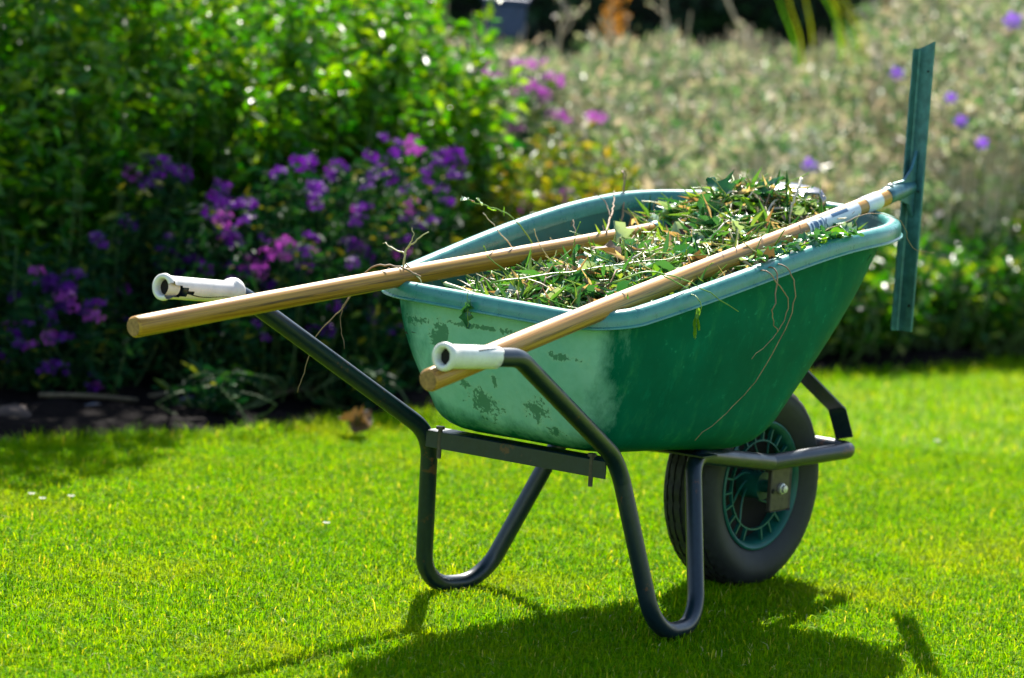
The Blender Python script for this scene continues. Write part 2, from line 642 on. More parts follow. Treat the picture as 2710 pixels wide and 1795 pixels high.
mb = MB()
xs = np.arange(-5.5, 11.6, 0.06)
ts = np.concatenate([[0, .03, .06], np.arange(.1, 2.0, .07), np.arange(2.1, 9, .6)])
V = []
for t_ in ts:
    for x in xs:
        y = float(border(x)) + t_
        z = 0.004 if t_ == 0 else 0.012 + 0.02 * math.sin(x * 7 + t_ * 9) * math.sin(t_ * 13 + x * 3) + rnd.uniform(0, .02)
        V.append((x, y, max(0.004, z)))
nx = len(xs)
F = [(j * nx + i, j * nx + i + 1, (j + 1) * nx + i + 1, (j + 1) * nx + i) for j in range(len(ts) - 1) for i in range(nx - 1)]
mb.add(V, F)
o = build('soil_bed', mb, M['soil'])
o['kind'] = 'structure'


def lawn_points(n, a0, a1, d0, d1):
    a = YAW + rng.uniform(a0, a1, n)
    d = np.sqrt(rng.uniform(d0 * d0, d1 * d1, n))
    x = CAM.x + d * np.cos(a)
    y = CAM.y + d * np.sin(a)
    k = y < border(x) + rng.normal(0, .012, n)
    return x[k], y[k]


px1 = [lawn_points(330000, -.145, .145, 5.85, 9.2), lawn_points(100000, -.145, .145, 9.2, 12.2),
       lawn_points(30000, -.32, -.145, 5.6, 12.5), lawn_points(30000, .145, .32, 5.6, 10.5), lawn_points(20000, -.2, .2, 5.0, 5.85)]
GX = np.concatenate([p[0] for p in px1])
GY = np.concatenate([p[1] for p in px1])
N = len(GX)
edge = np.clip(1 - (border(GX) - GY) / 0.10, 0, 1)
patch = 0.5 + 0.5 * np.sin(GX * 5.1 + 2 * np.sin(GY * 3.7)) * np.sin(GY * 6.3 + 1.3 * np.sin(GX * 4.1))
H = rng.uniform(.009, .022, N) * (0.8 + .45 * patch) + edge * rng.uniform(0, .03, N) + (rng.random(N) < .02) * rng.uniform(0, .02, N)
W = rng.uniform(.0008, .0017, N)
az = rng.uniform(0, 2 * np.pi, N)
lean = np.abs(rng.normal(0, 1.15, N)) * H
wa = az + rng.normal(np.pi / 2, .6, N)
bx, by = np.cos(wa) * W, np.sin(wa) * W
lx, ly = np.cos(az) * lean, np.sin(az) * lean
z0 = np.zeros(N) - 0.003
GV = np.empty((N, 5, 3), np.float32)
GV[:, 0] = np.stack([GX - bx, GY - by, z0], 1)
GV[:, 1] = np.stack([GX + bx, GY + by, z0], 1)
GV[:, 2] = np.stack([GX + lx * .35 + bx * .8, GY + ly * .35 + by * .8, H * .6], 1)
GV[:, 3] = np.stack([GX + lx * .35 - bx * .8, GY + ly * .35 - by * .8, H * .6], 1)
GV[:, 4] = np.stack([GX + lx, GY + ly, H * (1 - .25 * np.clip(lean / H, 0, 1.5))], 1)
I = (np.arange(N) * 5)[:, None]
o = build_fast('lawn_grass', GV.reshape(-1, 3), tris=I + np.array([[3, 2, 4]]), quads=I + np.array([[0, 1, 2, 3]]), mat=M['grass'])
tag(o, 'bright yellow-green mown grass under and around the wheelbarrow', 'grass', kind='stuff')

# ------------------------------------------------------------ wheelbarrow
WB = thing('wheelbarrow', 'green garden wheelbarrow loaded with weeds standing on the lawn', 'wheelbarrow', (-0.3, 0, 0))
TR = 0.0155
DZG, DZV, DZK = .039, .033, -.012


def side(s):
    f = s > 0
    G = (-1.29, s * .303, .548 + (DZG if f else 0))
    Vv = (-1.098, s * .304, .535 + (DZV if f else 0))
    K = (-.682, s * .207, .322 + (DZK if f else 0))
    B1 = (-.611, s * .260, .019)
    B2 = (-.464, s * .243, .014)
    T = (-.372, s * .145, .297)
    Kk = (-.061, s * .100, .252)
    Cc = (.215, s * .100, .254)
    return [Vector(p) for p in (G, Vv, K, B1, B2, T, Kk, Cc)]


for s in (-1, 1):
    P = side(s)
    end = Vector((.215, 0, .254))
    path = fillet(P + [end], [.085, .10, .085, .085, .05, .02, .026], n=9, step=.03)
    # cut the one bent tube where its jobs change: hand bar, leg, wheel arm
    d = np.linalg.norm(path - np.array(P[2]), axis=1)
    i1 = int(np.argmin(d)) + 4
    d = np.linalg.norm(path - np.array(P[5]), axis=1)
    i2 = int(np.argmin(d)) + 2
    g0 = 1
    for nm, a, b in (('hand_bar', g0, i1), ('leg', i1, i2), ('wheel_arm', i2, len(path) - 1)):
        m_ = MB()
        q = path[a:b + 1].copy()
        if nm == 'hand_bar':
            q[0] = q[0] + (q[1] - q[0]) * .3
        tube(m_, q, TR, 18, caps=(nm == 'hand_bar', False))
        build(nm, m_, M['paint'], WB)
    # moulded grip pushed over the end of the tube
    A = (P[1] - P[0]).normalized()
    m_ = MB()
    if s < 0:
        L = .132
        prof = [(.03, .0125), (.006, .0132), (0, .0142), (-.002, .0175), (0, .0222), (.004, .0232), (.009, .0222), (.013, .0198), (.03, .0193), (.07, .0191), (.11, .0188), (L - .002, .0184), (L, .0176), (L, .0157)]
        lathe(m_, P[0], A, prof, 40, jitter=lambda i, t, l, r: (l, r * (1 + .05 * math.sin(5 * t) * math.sin(3 * t + 1))) if i < 3 else ((l + .004 * math.sin(2 * t + .5) + .0015 * math.sin(9 * t), r) if i > 11 else (l, r * (1 + .006 * math.sin(3 * t + i)))))
    else:
        L = .185
        prof = [(.03, .0135), (.006, .0140), (-.001, .0150), (-.002, .0178), (0, .0222), (.005, .0230), (.010, .0215), (.015, .0198), (.03, .0194), (.045, .0193), (.06, .0193), (.09, .0192), (.12, .0190), (.150, .0190), (L - .026, .0192), (L - .020, .0196), (L - .017, .0240), (L - .012, .0252), (L - .006, .0250), (L - .002, .0235), (L, .0170), (L, .0157)]

        def torn(l, t, i):
            # the near side has split away from the mouth, a crack runs on from it
            c = math.pi / 2 + .30
            dd = abs((t - c + math.pi) % (2 * math.pi) - math.pi)
            if l < 0.0005 and i >= 2:
                return dd < .75
            if i < 2:
                return False
            if l < .05:
                return dd < .85 * (1 - max(0, l) / .062) + .1 * math.sin(t * 13 + l * 200)
            return False
        lathe(m_, P[0], A, prof, 44, drop=torn)
    gp = build('grip', m_, M['grip'], WB)
    gp['label'] = 'white plastic grip with a split open mouth' if s > 0 else 'short white plastic grip with a dark hollow end'
    m_ = MB()
    lathe(m_, P[0], A, [(.0105, .0), (.0110, .0134)], 20)
    build('grip_dark_disc', m_, M['black'], gp, smooth=False)  # black disc gives the shade inside the open grip end
    # crack line
    m_ = MB()
    B_ = Vector((0, 0, 1)).cross(A).normalized()
    Cc = A.cross(B_)
    pts = []
    for k in range(9):
        u = k / 8
        l = (.046 + .11 * u) if s > 0 else (.07 + .055 * u)
        ang = (math.pi / 2 + .35 + .18 * math.sin(u * 5) + .25 * u) if s > 0 else (.9 - .35 * u)
        rr = .01925
        Nn = (Vector((0, 0, 1)) - A * A.z).normalized()
        Bn = A.cross(Nn)
        pts.append(P[0] + A * l + (Nn * math.cos(ang) + Bn * math.sin(ang)) * rr)
    tube(m_, np.array(pts), [.0011 * (1 - .7 * k / 8) for k in range(9)], 6)
    build('crack', m_, M['black'], gp)

# cross members, bolts, brackets, strap
m_ = MB()
A0, A1 = np.array((-.690, -.200, .306)), np.array((-.690, .200, .300))
ax = (A1 - A0) / np.linalg.norm(A1 - A0)
boxm(m_, (A0 + A1) / 2 + np.array((-.012, 0, .001)), .004, .398, .030, bev=.001)
boxm(m_, (A0 + A1) / 2 + np.array((.0105, 0, .0145)), .04, .398, .004, bev=.001)
build('cross_bar', m_, M['paint'], WB, smooth=False)
for y in (-.168, .168):
    m_ = MB()
    lathe(m_, (-.728 + .026, y, .272), (0, 0, 1), [(0, 0), (0, .0042), (.052, .0042), (.052, .008), (.057, .008), (.057, 0)], 10)
    build('bolt', m_, M['steel'], WB, smooth=False)
m_ = MB()
boxm(m_, (-.36, 0, .297), .045, .35, .004, bev=.001)
build('rear_cross_bar', m_, M['paint'], WB, smooth=False)
for s in (-1, 1):
    m_ = MB()
    boxm(m_, (.002, s * .083, .198), .068, .005, .092, bev=.006)
    br = build('axle_bracket', m_, M['steel'], WB, smooth=False)
    m_ = MB()
    lathe(m_, (.004, s * .0855, .195), (0, s, 0), [(0, 0), (0, .0105), (.005, .0102), (.006, .0075), (.011, .007), (.0125, 0)], 18)
    build('axle_nut', m_, M['bolt'], br, sharp=35)
    m_ = MB()
    lathe(m_, (-.022, s * .0855, .192), (0, s, 0), [(0, 0), (0, .005), (.0008, .005), (.0008, 0)], 10)
    build('bolt_hole', m_, M['black'], br)
m_ = MB()
for pts in ([(.229, -.072, .272), (.205, -.066, .328), (.05, -.048, .432), (-.07, -.04, .505)],):
    Q = fillet(pts, [.02, .05], n=4, step=.03)
    T, Nn, Bb = frames(Q)
    side_v = np.array((.42, -.90, 0.0))
    V = []
    for q, t_ in zip(Q, T):
        w = side_v - t_ * (side_v @ t_)
        w /= np.linalg.norm(w)
        n_ = np.cross(t_, w)
        V += [q - w * .017 - n_ * .002, q + w * .017 - n_ * .002, q + w * .017 + n_ * .002, q - w * .017 + n_ * .002]
    F = [(3, 2, 1, 0), tuple(range(len(V) - 4, len(V)))]
    for i in range(len(Q) - 1):
        for j in range(4):
            k = (j + 1) % 4
            F.append((i * 4 + j, i * 4 + k, i * 4 + 4 + k, i * 4 + 4 + j))
    m_.add(V, F)
build('brace_strap', m_, M['paint'], WB, smooth=False)

# wheel
WH = bpy.data.objects.new('wheel', None)
WH.empty_display_size = .05
C.objects.link(WH)
WH.parent = WB
WH.location = (.3, 0, .195)
WR, WW = .195, .0565
prof = [(-.030, .118), (-.036, .119), (-.041, .122), (-.046, .130), (-.052, .143), (-.0565, .158), (-.056, .170), (-.051, .180), (-.047, .1845),
        (-.044, .1885), (-.036, .1920), (-.0355, .1885), (-.0325, .1885), (-.032, .1930), (-.021, .1948), (-.0205, .1905), (-.0175, .1905), (-.017, .1950), (-.0045, .1955), (-.004, .191)]
prof = prof + [(-a, r) for a, r in reversed(prof)]
m_ = MB()
lug = {i for i, (a, r) in enumerate(prof) if r > .187}


def tread(i, t, l, r):
    if i in lug and abs(l) > .004:
        k = (t * 30 / math.pi + l * 130) % 2.0
        return l, r - (.0028 if k < .5 else 0.0)
    return l, r


lathe(m_, (0, 0, .195), (0, 1, 0), prof, 240, jitter=tread)
build('tyre', m_, M['rubber'], WH, sharp=40)
m_ = MB()
lathe(m_, (0, 0, .195), (0, 1, 0), [(-.034, .1225), (-.044, .1225), (-.046, .119), (-.043, .114), (-.034, .1095), (-.02, .107), (.02, .107), (.034, .1095), (.043, .114), (.046, .119), (.044, .1225), (.034, .1225)], 96, close=True)
build('rim', m_, M['rimgreen'], WH, sharp=35)
for sy in (-1, 1):
    m_ = MB()
    y = sy * .034
    lathe(m_, (0, y, .195), (0, 1, 0), [(-.003, .083), (-.003, .086), (.003, .086), (.003, .083)], 64, close=True)
    build('spoke_ring', m_, M['rimgreen'], WH, sharp=35)
    for k in range(22):
        t_ = 2 * math.pi * (k + .3) / 22
        m_ = MB()
        d_ = np.array((math.cos(t_), 0, math.sin(t_)))
        boxm(m_, np.array((0, y, .195)) + d_ * .0972, .0235, .007, .0036, X=d_, Y=(0, 1, 0), Z=np.cross(d_, (0, 1, 0)))
        if k % 2 == 0:
            pts = []
            for u in np.linspace(0, 1, 7):
                rr = .024 + .0595 * u
                an = t_ - .75 * (1 - u) ** 1.5
                pts.append((rr * math.cos(an), y * (1 - .2 * (1 - u)), .195 + rr * math.sin(an)))
            if not (sy < 0 and k in (18, 16)):
                tube(m_, pts, .0021, 6)
        if sy < 0 and k == 16:
            continue
        build('spoke', m_, M['rimgreen'], WH, smooth=False)
m_ = MB()
lathe(m_, (0, 0, .195), (0, 1, 0), [(-.004, .02), (-.004, .1075), (.004, .1075), (.004, .02)], 40)
build('dark_wheel_disc', m_, M['black'], WH, sharp=35)  # black disc added to keep the wheel dark behind its spokes
m_ = MB()
lathe(m_, (0, 0, .195), (0, 1, 0), [(-.07, .006), (-.07, .012), (-.05, .012), (-.05, .026), (.05, .026), (.05, .012), (.07, .012), (.07, .006)], 24)
build('hub', m_, M['rimgreen'], WH, sharp=35)
m_ = MB()
lathe(m_, (0, 0, .195), (0, 1, 0), [(-.088, 0), (-.088, .0065), (.088, .0065), (.088, 0)], 12)
build('axle', m_, M['steel'], WH, sharp=35)

# tray
def outline(xr, xf, yr, yf, rr, ax, ay, n=14, m=16):
    """closed plan outline starting at the middle of the back, going by -y to the front and home by +y"""
    half = []
    c = np.array((xr + rr, -(yr - rr)))
    half += [np.array((xr, y)) for y in np.linspace(0, c[1], m, endpoint=False)]
    half += [c + rr * np.array((-math.cos(a), -math.sin(a))) for a in np.linspace(0, math.pi / 2, n, endpoint=False)]
    p0 = np.array((c[0], -yr))
    c2 = np.array((xf - ax, -(yf - ay)))
    p1 = np.array((c2[0], -yf))
    for u in np.linspace(0, 1, 2 * m, endpoint=False):
        q = p0 * (1 - u) + p1 * u
        q[1] -= .012 * math.sin(math.pi * u)
        half.append(q)
    half += [c2 + np.array((ax * math.sin(a), -ay * math.cos(a))) for a in np.linspace(0, math.pi / 2, n, endpoint=False)]
    half += [np.array((xf, y)) for y in np.linspace(c2[1], 0, m)]
    h = np.array(half)
    other = h[1:-1][::-1] * np.array((1, -1))
    return np.concatenate([h, other])


def rim_z(x, y):
    x = np.asarray(x)
    lin = .572 + .205 * (x + .8)
    e = .709
    z = e - .02 * np.log1p(np.exp((e - lin) / .02))
    b = .566
    z = b + .012 * np.log1p(np.exp((z - b) / .012))
    return z + .02 * np.asarray(y)


RIM = outline(-.800, .215, .250, .272, .085, .30, .262)
FLO = outline(-.725, -.165, .190, .190, .075, .10, .10)
NR = len(RIM)
rz = rim_z(RIM[:, 0], RIM[:, 1])
fz = .326 - .035 * (FLO[:, 0] + .72) / .55
P1 = np.column_stack([RIM, rz])
P0 = np.column_stack([FLO, fz])
ctr = np.array((-.45, 0, .312))
Pin = P0 + (ctr - P0) * np.minimum(1, .085 / np.linalg.norm(ctr - P0, axis=1))[:, None]
Pup = P0 + (P1 - P0) * .2
levels = []
for u in np.linspace(0, 1, 7):
    levels.append(Pin * (1 - u) ** 2 + 2 * P0 * u * (1 - u) + Pup * u * u)
for u in np.linspace(.2, 1, 12)[1:]:
    L_ = P0 + (P1 - P0) * u
    L_[:, :2] += (L_[:, :2] - np.array((-.4, 0))) * .035 * math.sin(math.pi * (u - .2) / .8)
    levels.append(L_)
nl = len(levels)


def shell(levels, inward):
    m_ = MB()
    V = np.concatenate(levels)
    F = []
    for i in range(nl - 1):
        for j in range(NR):
            k = (j + 1) % NR
            q = (i * NR + j, i * NR + k, (i + 1) * NR + k, (i + 1) * NR + j)
            F.append(q if inward else q[::-1])
    cv = len(V)
    V = np.concatenate([V, [levels[0].mean(0)]])
    for j in range(NR):
        q = (j, (j + 1) % NR, cv)
        F.append(q[::-1] if inward else q)
    m_.add(V, F)
    return m_


ms = shell(levels, False)
tray = build('tray', ms, M['tray'], WB)
# how sun-bleached each point of the skin is: the back panel and its corners
V = ms.verts()
nrm = np.zeros(len(V))
d = V[:, :2] - np.array((-.42, 0))
backness = np.clip((-(V[:, 0] + .60)) / .14, 0, 1)
sideness = np.clip((np.abs(V[:, 1]) - .165) / .07, 0, 1)
vert = np.clip((V[:, 2] - .325) / .07, 0, 1)
top = np.clip((.60 - V[:, 2]) / .03, 0, 1)
fade = backness * (1 - .7 * sideness * np.clip((V[:, 0] + .80) / .05, 0, 1)) * (.35 + .65 * vert) * np.where(V[:, 1] > .10, 1 - .55 * np.clip((V[:, 1] - .10) / .1, 0, 1), 1)
a = tray.data.attributes.new('fade', 'FLOAT', 'POINT')
a.data.foreach_set('value', fade.astype(np.float32))
ins = []
for L_ in levels:
    v = L_.copy()
    c_ = np.array((-.4, 0, .45))
    dd = v - c_
    v -= dd / np.linalg.norm(dd, axis=1)[:, None] * .0045
    ins.append(v)
ins[-1][:, 2] = levels[-1][:, 2]
build('tray_inside', shell(ins, True), M['inner'], WB)

# rolled rim, swept round the top
tang = np.roll(P1, -1, 0) - np.roll(P1, 1, 0)
tang /= np.linalg.norm(tang, axis=1)[:, None]
outn = np.cross(tang, np.array((0, 0, 1.0)))
outn /= np.linalg.norm(outn, axis=1)[:, None]
if ((P1[0] - ctr) @ outn[0]) < 0:
    outn = -outn
rp = [(-.0065, -.020), (-.0055, .001), (-.002, .006), (.004, .0088), (.012, .0092), (.019, .0068), (.0235, .001), (.0245, -.010), (.0250, -.0165), (.0285, -.0180), (.0290, -.0205), (.0250, -.0220), (.0215, -.0205), (.0210, -.004), (.006, .0), (.001, -.004), (.0005, -.020)]
m_ = MB()
V = np.concatenate([P1 + outn * a_ + np.array((0, 0, b_)) for a_, b_ in rp])
F = []
for i in range(len(rp)):
    i2 = (i + 1) % len(rp)
    for j in range(NR):
        k = (j + 1) % NR
        F.append((i * NR + j, i2 * NR + j, i2 * NR + k, i * NR + k))
m_.add(V, F)
build('tray_rim', m_, M['rim'], WB, sharp=50)

# ------------------------------------------------------------ long-handled T-headed tool, near side of the tray
H0, H1 = np.array((-1.2984, -.286, .5092)), np.array((.2493, -.115, .7408))
TL = thing('long_handled_tool', 'upright grey metal bar on a wooden handle laid along the near side of the tray', 'garden tool', tuple(H0))
hd = (H1 - H0) / np.linalg.norm(H1 - H0)
HL = np.linalg.norm(H1 - H0)


def handle(name, P0, P1, r0, r1, mat, parent, endr=.004):
    m_ = MB()
    n = 48
    U = np.linspace(0, 1, n)
    L_ = np.linalg.norm(P1 - P0)
    d_ = (P1 - P0) / L_
    Pp = [P0 + d_ * L_ * u + np.array((0, math.sin(u * 3.1) * .002, math.sin(u * 5) * .0012)) for u in U]
    Rr = [r0 + (r1 - r0) * u + .00015 * math.sin(u * 40) for u in U]
    Pp = [Pp[0] - d_ * endr, Pp[0] - d_ * endr * .35] + Pp
    Rr = [Rr[0] - endr * .8, Rr[0] - endr * .25] + Rr
    tube(m_, Pp, Rr, 22, caps=(False, False), mi=0)
    # end grain
    base = m_.n
    V0 = m_.verts()[:22]
    m_.add(np.concatenate([V0 - d_ * .0003, [V0.mean(0) - d_ * .001]]), [((j + 1) % 22, j, 22) for j in range(22)], 1)
    m_.add(m_.verts()[base - 22:base], [tuple(range(22))], 1)
    return build(name, m_, [mat, M['endgrain']], parent, sharp=40)


handle('handle', H0, H1 - hd * .004, .0187, .0160, M['wood2'], TL)
# stickers: thin sleeves that wrap the near side of the handle
Nn = np.array((0, 0, 1.0)) - hd * hd[2]
Nn /= np.linalg.norm(Nn)
Bn = np.cross(hd, Nn)


def wrap(l, ang, r):
    u = l / HL
    return H0 + hd * l + np.array((0, math.sin(u * 3.1) * .002, math.sin(u * 5) * .0012)) + (Nn * math.cos(ang) + Bn * math.sin(ang)) * r


def sleeve(name, l0, l1, a0, a1, mat, parent, dr=.0006, na=14):
    m_ = MB()
    V = []
    nl_ = 10
    for i in range(nl_ + 1):
        l = l0 + (l1 - l0) * i / nl_
        r = .0187 + (.0160 - .0187) * l / (HL - .004) + dr
        for j in range(na + 1):
            V.append(wrap(l, a0 + (a1 - a0) * j / na, r))
    F = [(i * (na + 1) + j, i * (na + 1) + j + 1, (i + 1) * (na + 1) + j + 1, (i + 1) * (na + 1) + j) for i in range(nl_) for j in range(na)]
    m_.add(V, F)
    return build(name, m_, mat, parent)


sgn = -1 if (Bn @ np.array((0, -1, 0))) < 0 else 1      # the side that faces -y
lab = sleeve('sticker', HL - .340, HL - .140, sgn * .55, sgn * 2.2, M['label'], TL)
lab['label'] = 'long white sticker with blue lettering on the handle'
band = sleeve('sticker', HL - .105, HL - .045, -2.6, 2.6, M['label'], TL, na=28)
band['label'] = 'plain white band round the handle near its head'
# blue panels and letters printed on the sticker
for l0, l1, a0, a1 in ((.333, .291, .78, 2.05), (.250, .187, .62, 1.05)):
    sleeve('printed_panel', HL - l0, HL - l1, sgn * a0, sgn * a1, M['print'], lab, .0009)


def letters(txt, l, size, ang0, mat, parent, dr):
    cu = bpy.data.curves.new('lettering', 'FONT')
    cu.body = txt
    cu.size = size
    cu.resolution_u = 3
    tmp = bpy.data.objects.new('lettering', cu)
    C.objects.link(tmp)
    bpy.context.view_layer.update()
    me = tmp.to_mesh()
    bm_ = bmesh.new()
    bm_.from_mesh(me)
    bmesh.ops.triangulate(bm_, faces=bm_.faces)
    bmesh.ops.subdivide_edges(bm_, edges=bm_.edges, cuts=3, use_grid_fill=True)
    bm_.to_mesh(me)
    bm_.free()
    vs_ = [v.co.copy() for v in me.vertices]
    fs = [tuple(p.vertices) for p in me.polygons]
    tmp.to_mesh_clear()
    bpy.data.objects.remove(tmp)
    m_ = MB()
    V = []
    for v in vs_:
        r = .0187 + (.0160 - .0187) * (l + v.x) / (HL - .004) + dr
        V.append(wrap(l + v.x, sgn * (ang0 - v.y / r), r))
    m_.add(V, fs)
    return build('lettering', m_, mat, parent, smooth=False)


letters('D', HL - .330, .040, 1.95, M['label'], lab, .0013)
letters('k', HL - .289, .040, 1.85, M['print'], lab, .0011)
# ferrule and head
m_ = MB()
Q = [H1 - hd * .012, H1 - hd * .010, H1 + hd * .005, H1 + hd * .02, H1 + hd * .05, H1 + hd * .094]
tube(m_, Q, [.0163, .0172, .0174, .0172, .0160, .0145], 20)
fe = build('ferrule', m_, M['socket'], TL, sharp=40)
m_ = MB()
lathe(m_, H1 + hd * .008 + np.array((0, 0, .0165)), (0, 0, 1), [(0, 0), (0, .0065), (.003, .006), (.005, .003), (.005, 0)], 12)
build('rivet', m_, M['bolt'], fe)
HB0, HB1 = np.array((.344, -.112, .477)), np.array((.350, -.111, 1.037))
m_ = MB()
bx_ = (HB1 - HB0) / np.linalg.norm(HB1 - HB0)
Yv = np.array((0, -1.0, 0))
Xv = np.array((1.0, 0, 0))
sec = [(-.0165, -.019), (-.0135, -.019), (-.0135, -.0025), (-.0105, 0), (.0165, .0), (.0185, .0015), (.0185, .004), (-.0125, .004), (-.0165, .0)]
for k in range(1):
    ns = len(sec)
    V = []
    zs = [0, .004, .14, .28, .42, .54, 1]
    LB = np.linalg.norm(HB1 - HB0)
    for zi, z in enumerate(zs):
        for a_, b_ in sec:
            hgt = z if z < 1 else LB - .020 + .018 * (a_ + .0165) / .035
            sc = .97 if zi == 0 else 1
            V.append(HB0 + bx_ * hgt + Yv * a_ * sc + Xv * b_ * sc)
    F = [tuple(range(ns)), tuple(reversed(range((len(zs) - 1) * ns, len(zs) * ns)))]
    for i in range(len(zs) - 1):
        for j in range(ns):
            q = (j + 1) % ns
            F.append((i * ns + j, (i + 1) * ns + j, (i + 1) * ns + q, i * ns + q))
    m_.add(V, F)
hb = build('head_bar', m_, M['zinc'], TL, smooth=False)
m_ = MB()
for z_, r_ in ((.05, .0026), (.27, .002), (.50, .002)):
    p = HB0 + bx_ * z_ + Yv * .010 + Xv * -.0012
    lathe(m_, p, (-1, 0, 0), [(0, 0), (0, r_), (.001, r_), (.0012, 0)], 10)
build('rivet', m_, M['black'], hb)
# gusset that flares from ferrule into the bar
m_ = MB()
gz = HB0 + bx_ * .275
V, F = [], []
for sy in (-.003, .003):
    for p in ((-.075, .012), (-.04, .017), (-.015, .04), (-.003, .072), (-.003, -.055), (-.02, -.03), (-.075, -.016)):
        V.append(gz + np.array((p[0], sy, p[1])))
F = [tuple(range(7)), tuple(reversed(range(7, 14)))] + [(j, j + 7, (j + 1) % 7 + 7, (j + 1) % 7) for j in range(7)]
m_.add(V, F)
build('gusset', m_, M['socket'], TL, smooth=False)

# ------------------------------------------------------------ fan rake, far side of the tray
R0, R1 = np.array((-1.437, .220, .538)), np.array((-.06, .1513, .6635))
RK = thing('leaf_rake', 'wooden handled fan rake with its wire tines half buried in the weeds', 'rake', tuple(R0))
handle('handle', R0, R1, .0178, .0165, M['wood'], RK)
rd = (R1 - R0) / np.linalg.norm(R1 - R0)
m_ = MB()
tube(m_, [R1 - rd * .07, R1 - rd * .06, R1, R1 + rd * .03], [.0172, .0182, .0170, .012], 16)
build('ferrule', m_, M['socket'], RK, sharp=40)
fd = np.array((.74, -.67, .0))
fd /= np.linalg.norm(fd)
fs = np.array((-.67, -.74, 0.0))
fs -= fd * (fs @ fd)
fs /= np.linalg.norm(fs)
base = R1 + rd * .03
for k in range(15):
    a_ = math.radians(-25 + 50 * k / 14)
    d_ = fd * math.cos(a_) + fs * math.sin(a_)
    pts = []
    Lr = .25
    for u in np.linspace(0, 1, 8):
        pts.append(base + d_ * Lr * u + np.array((0, 0, .080 * math.sin(min(1, u * 1.5) * math.pi / 2))))
    pts.append(pts[-1] + d_ * .008 + np.array((0, 0, -.012)))
    pts.append(pts[-1] + np.array((0, 0, -.018)))
    m_ = MB()
    tube(m_, pts, .0021, 6)
    build('tine', m_, M['tine'], RK)
m_ = MB()
pts = [base + (fd * math.cos(a_) + fs * math.sin(a_)) * .16 + np.array((0, 0, .068)) for a_ in np.radians(np.linspace(-25, 25, 10))]
tube(m_, pts, .0018, 6)
build('tine_brace', m_, M['tine'], RK)

# ------------------------------------------------------------ heap of pulled weeds in the tray
HS = np.array([(-.471, .17, .600), (-.593, .2, .570), (-.294, .14, .622), (-.191, .14, .645), (-.03, .14, .700), (-.35, .17, .60), (-.25, .10, .635), (-.15, .16, .632), (-.2, .18, .615), (.09, .06, .742), (.11, 0, .725), (.10, -.08, .685),
               (-.664, -.225, .560), (-.427, -.25, .597), (-.26, -.265, .625), (-.099, -.25, .660), (-.745, .17, .545), (-.765, -.06, .558), (-.536, 0, .612), (-.388, -.03, .640),
               (-.154, -.05, .690), (-.05, -.10, .678), (-.15, -.15, .655), (.05, -.14, .672), (-.4, .24, .52), (-.2, .25, .575), (0, .24, .65), (-.6, .23, .53), (-.78, .2, .50), (-.78, -.2, .545), (-.05, .04, .748), (.12, .16, .69), (.02, .0, .750), (.2, 0, .70), (.17, .1, .705), (.17, -.1, .672)])


def heap_z(x, y):
    x, y = np.atleast_1d(x).astype(float), np.atleast_1d(y).astype(float)
    d2 = (x[:, None] - HS[None, :, 0]) ** 2 + (y[:, None] - HS[None, :, 1]) ** 2
    w = 1 / (d2 + .0016) ** 1.6
    return (w @ HS[:, 2]) / w.sum(1)


def in_tray(x, y, m=.012):
    # inside the rim outline shrunk by m
    c_ = np.array((-.35, 0))
    R_ = c_ + (RIM - c_) * (1 - m / .27)
    inside = np.zeros(len(x), bool)
    j = len(R_) - 1
    for i in range(len(R_)):
        xi, yi, xj, yj = *R_[i], *R_[j]
        c1 = (yi > y) != (yj > y)
        with np.errstate(divide='ignore', invalid='ignore'):
            c2 = x < (xj - xi) * (y - yi) / (yj - yi) + xi
        inside ^= (c1 & c2)
        j = i
    return inside


def heap_points(n, m=.015):
    X, Y = np.zeros(0), np.zeros(0)
    while len(X) < n:
        x, y = rng.uniform(-.8, .22, 4000), rng.uniform(-.29, .29, 4000)
        k = in_tray(x, y, m)
        X, Y = np.concatenate([X, x[k]]), np.concatenate([Y, y[k]])
    return X[:n], Y[:n], heap_z(X[:n], Y[:n])


HP = thing('weed_heap', 'heap of pulled weeds, green leaves and stalks filling the wheelbarrow tray', 'weeds', (-.35, 0, .45))
G5 = [(0.0, (0.02, 0.10, 0.015)), (0.3, (0.035, 0.15, 0.03)), (0.6, (0.06, 0.20, 0.03)), (0.85, (0.12, 0.26, 0.03)), (1.0, (0.24, 0.32, 0.03))]
M['heap'] = leaf_mat('heap_leaf', [(0.0, (0.02, 0.11, 0.03)), (0.3, (0.04, 0.17, 0.05)), (0.55, (0.10, 0.26, 0.04)), (0.72, (0.22, 0.36, 0.05)), (0.74, (0.16, 0.10, 0.06)), (0.85, (0.36, 0.26, 0.17)), (1.0, (0.58, 0.50, 0.36))], .35, .3, .6)
M['hl_deep'] = leaf_mat('weed_leaf_deep', [(0, (0.022, 0.14, 0.05)), (1, (0.06, 0.22, 0.085))], .25, .24, .7, objrand=True)
M['hl_mid'] = leaf_mat('weed_leaf_mid', [(0, (0.07, 0.24, 0.015)), (1, (0.17, 0.36, 0.02))], .42, .36, .5, objrand=True)
M['hl_grey'] = leaf_mat('weed_leaf_pale_underside', [(0, (0.22, 0.38, 0.24)), (1, (0.36, 0.50, 0.38))], .3, .4, .5, objrand=True)
M['hl_yel'] = leaf_mat('weed_leaf_yellow', [(0, (0.24, 0.34, 0.004)), (1, (0.34, 0.38, 0.006))], .4, .4, .4, objrand=True)
M['hl_dry'] = leaf_mat('weed_leaf_withered', [(0, (0.09, 0.05, 0.03)), (1, (0.25, 0.17, 0.11))], .15, .6, .3, objrand=True)
M['st_green'] = plain_mat('green_stalk', (0.17, 0.33, 0.03), .4, var=.3, scale=25)
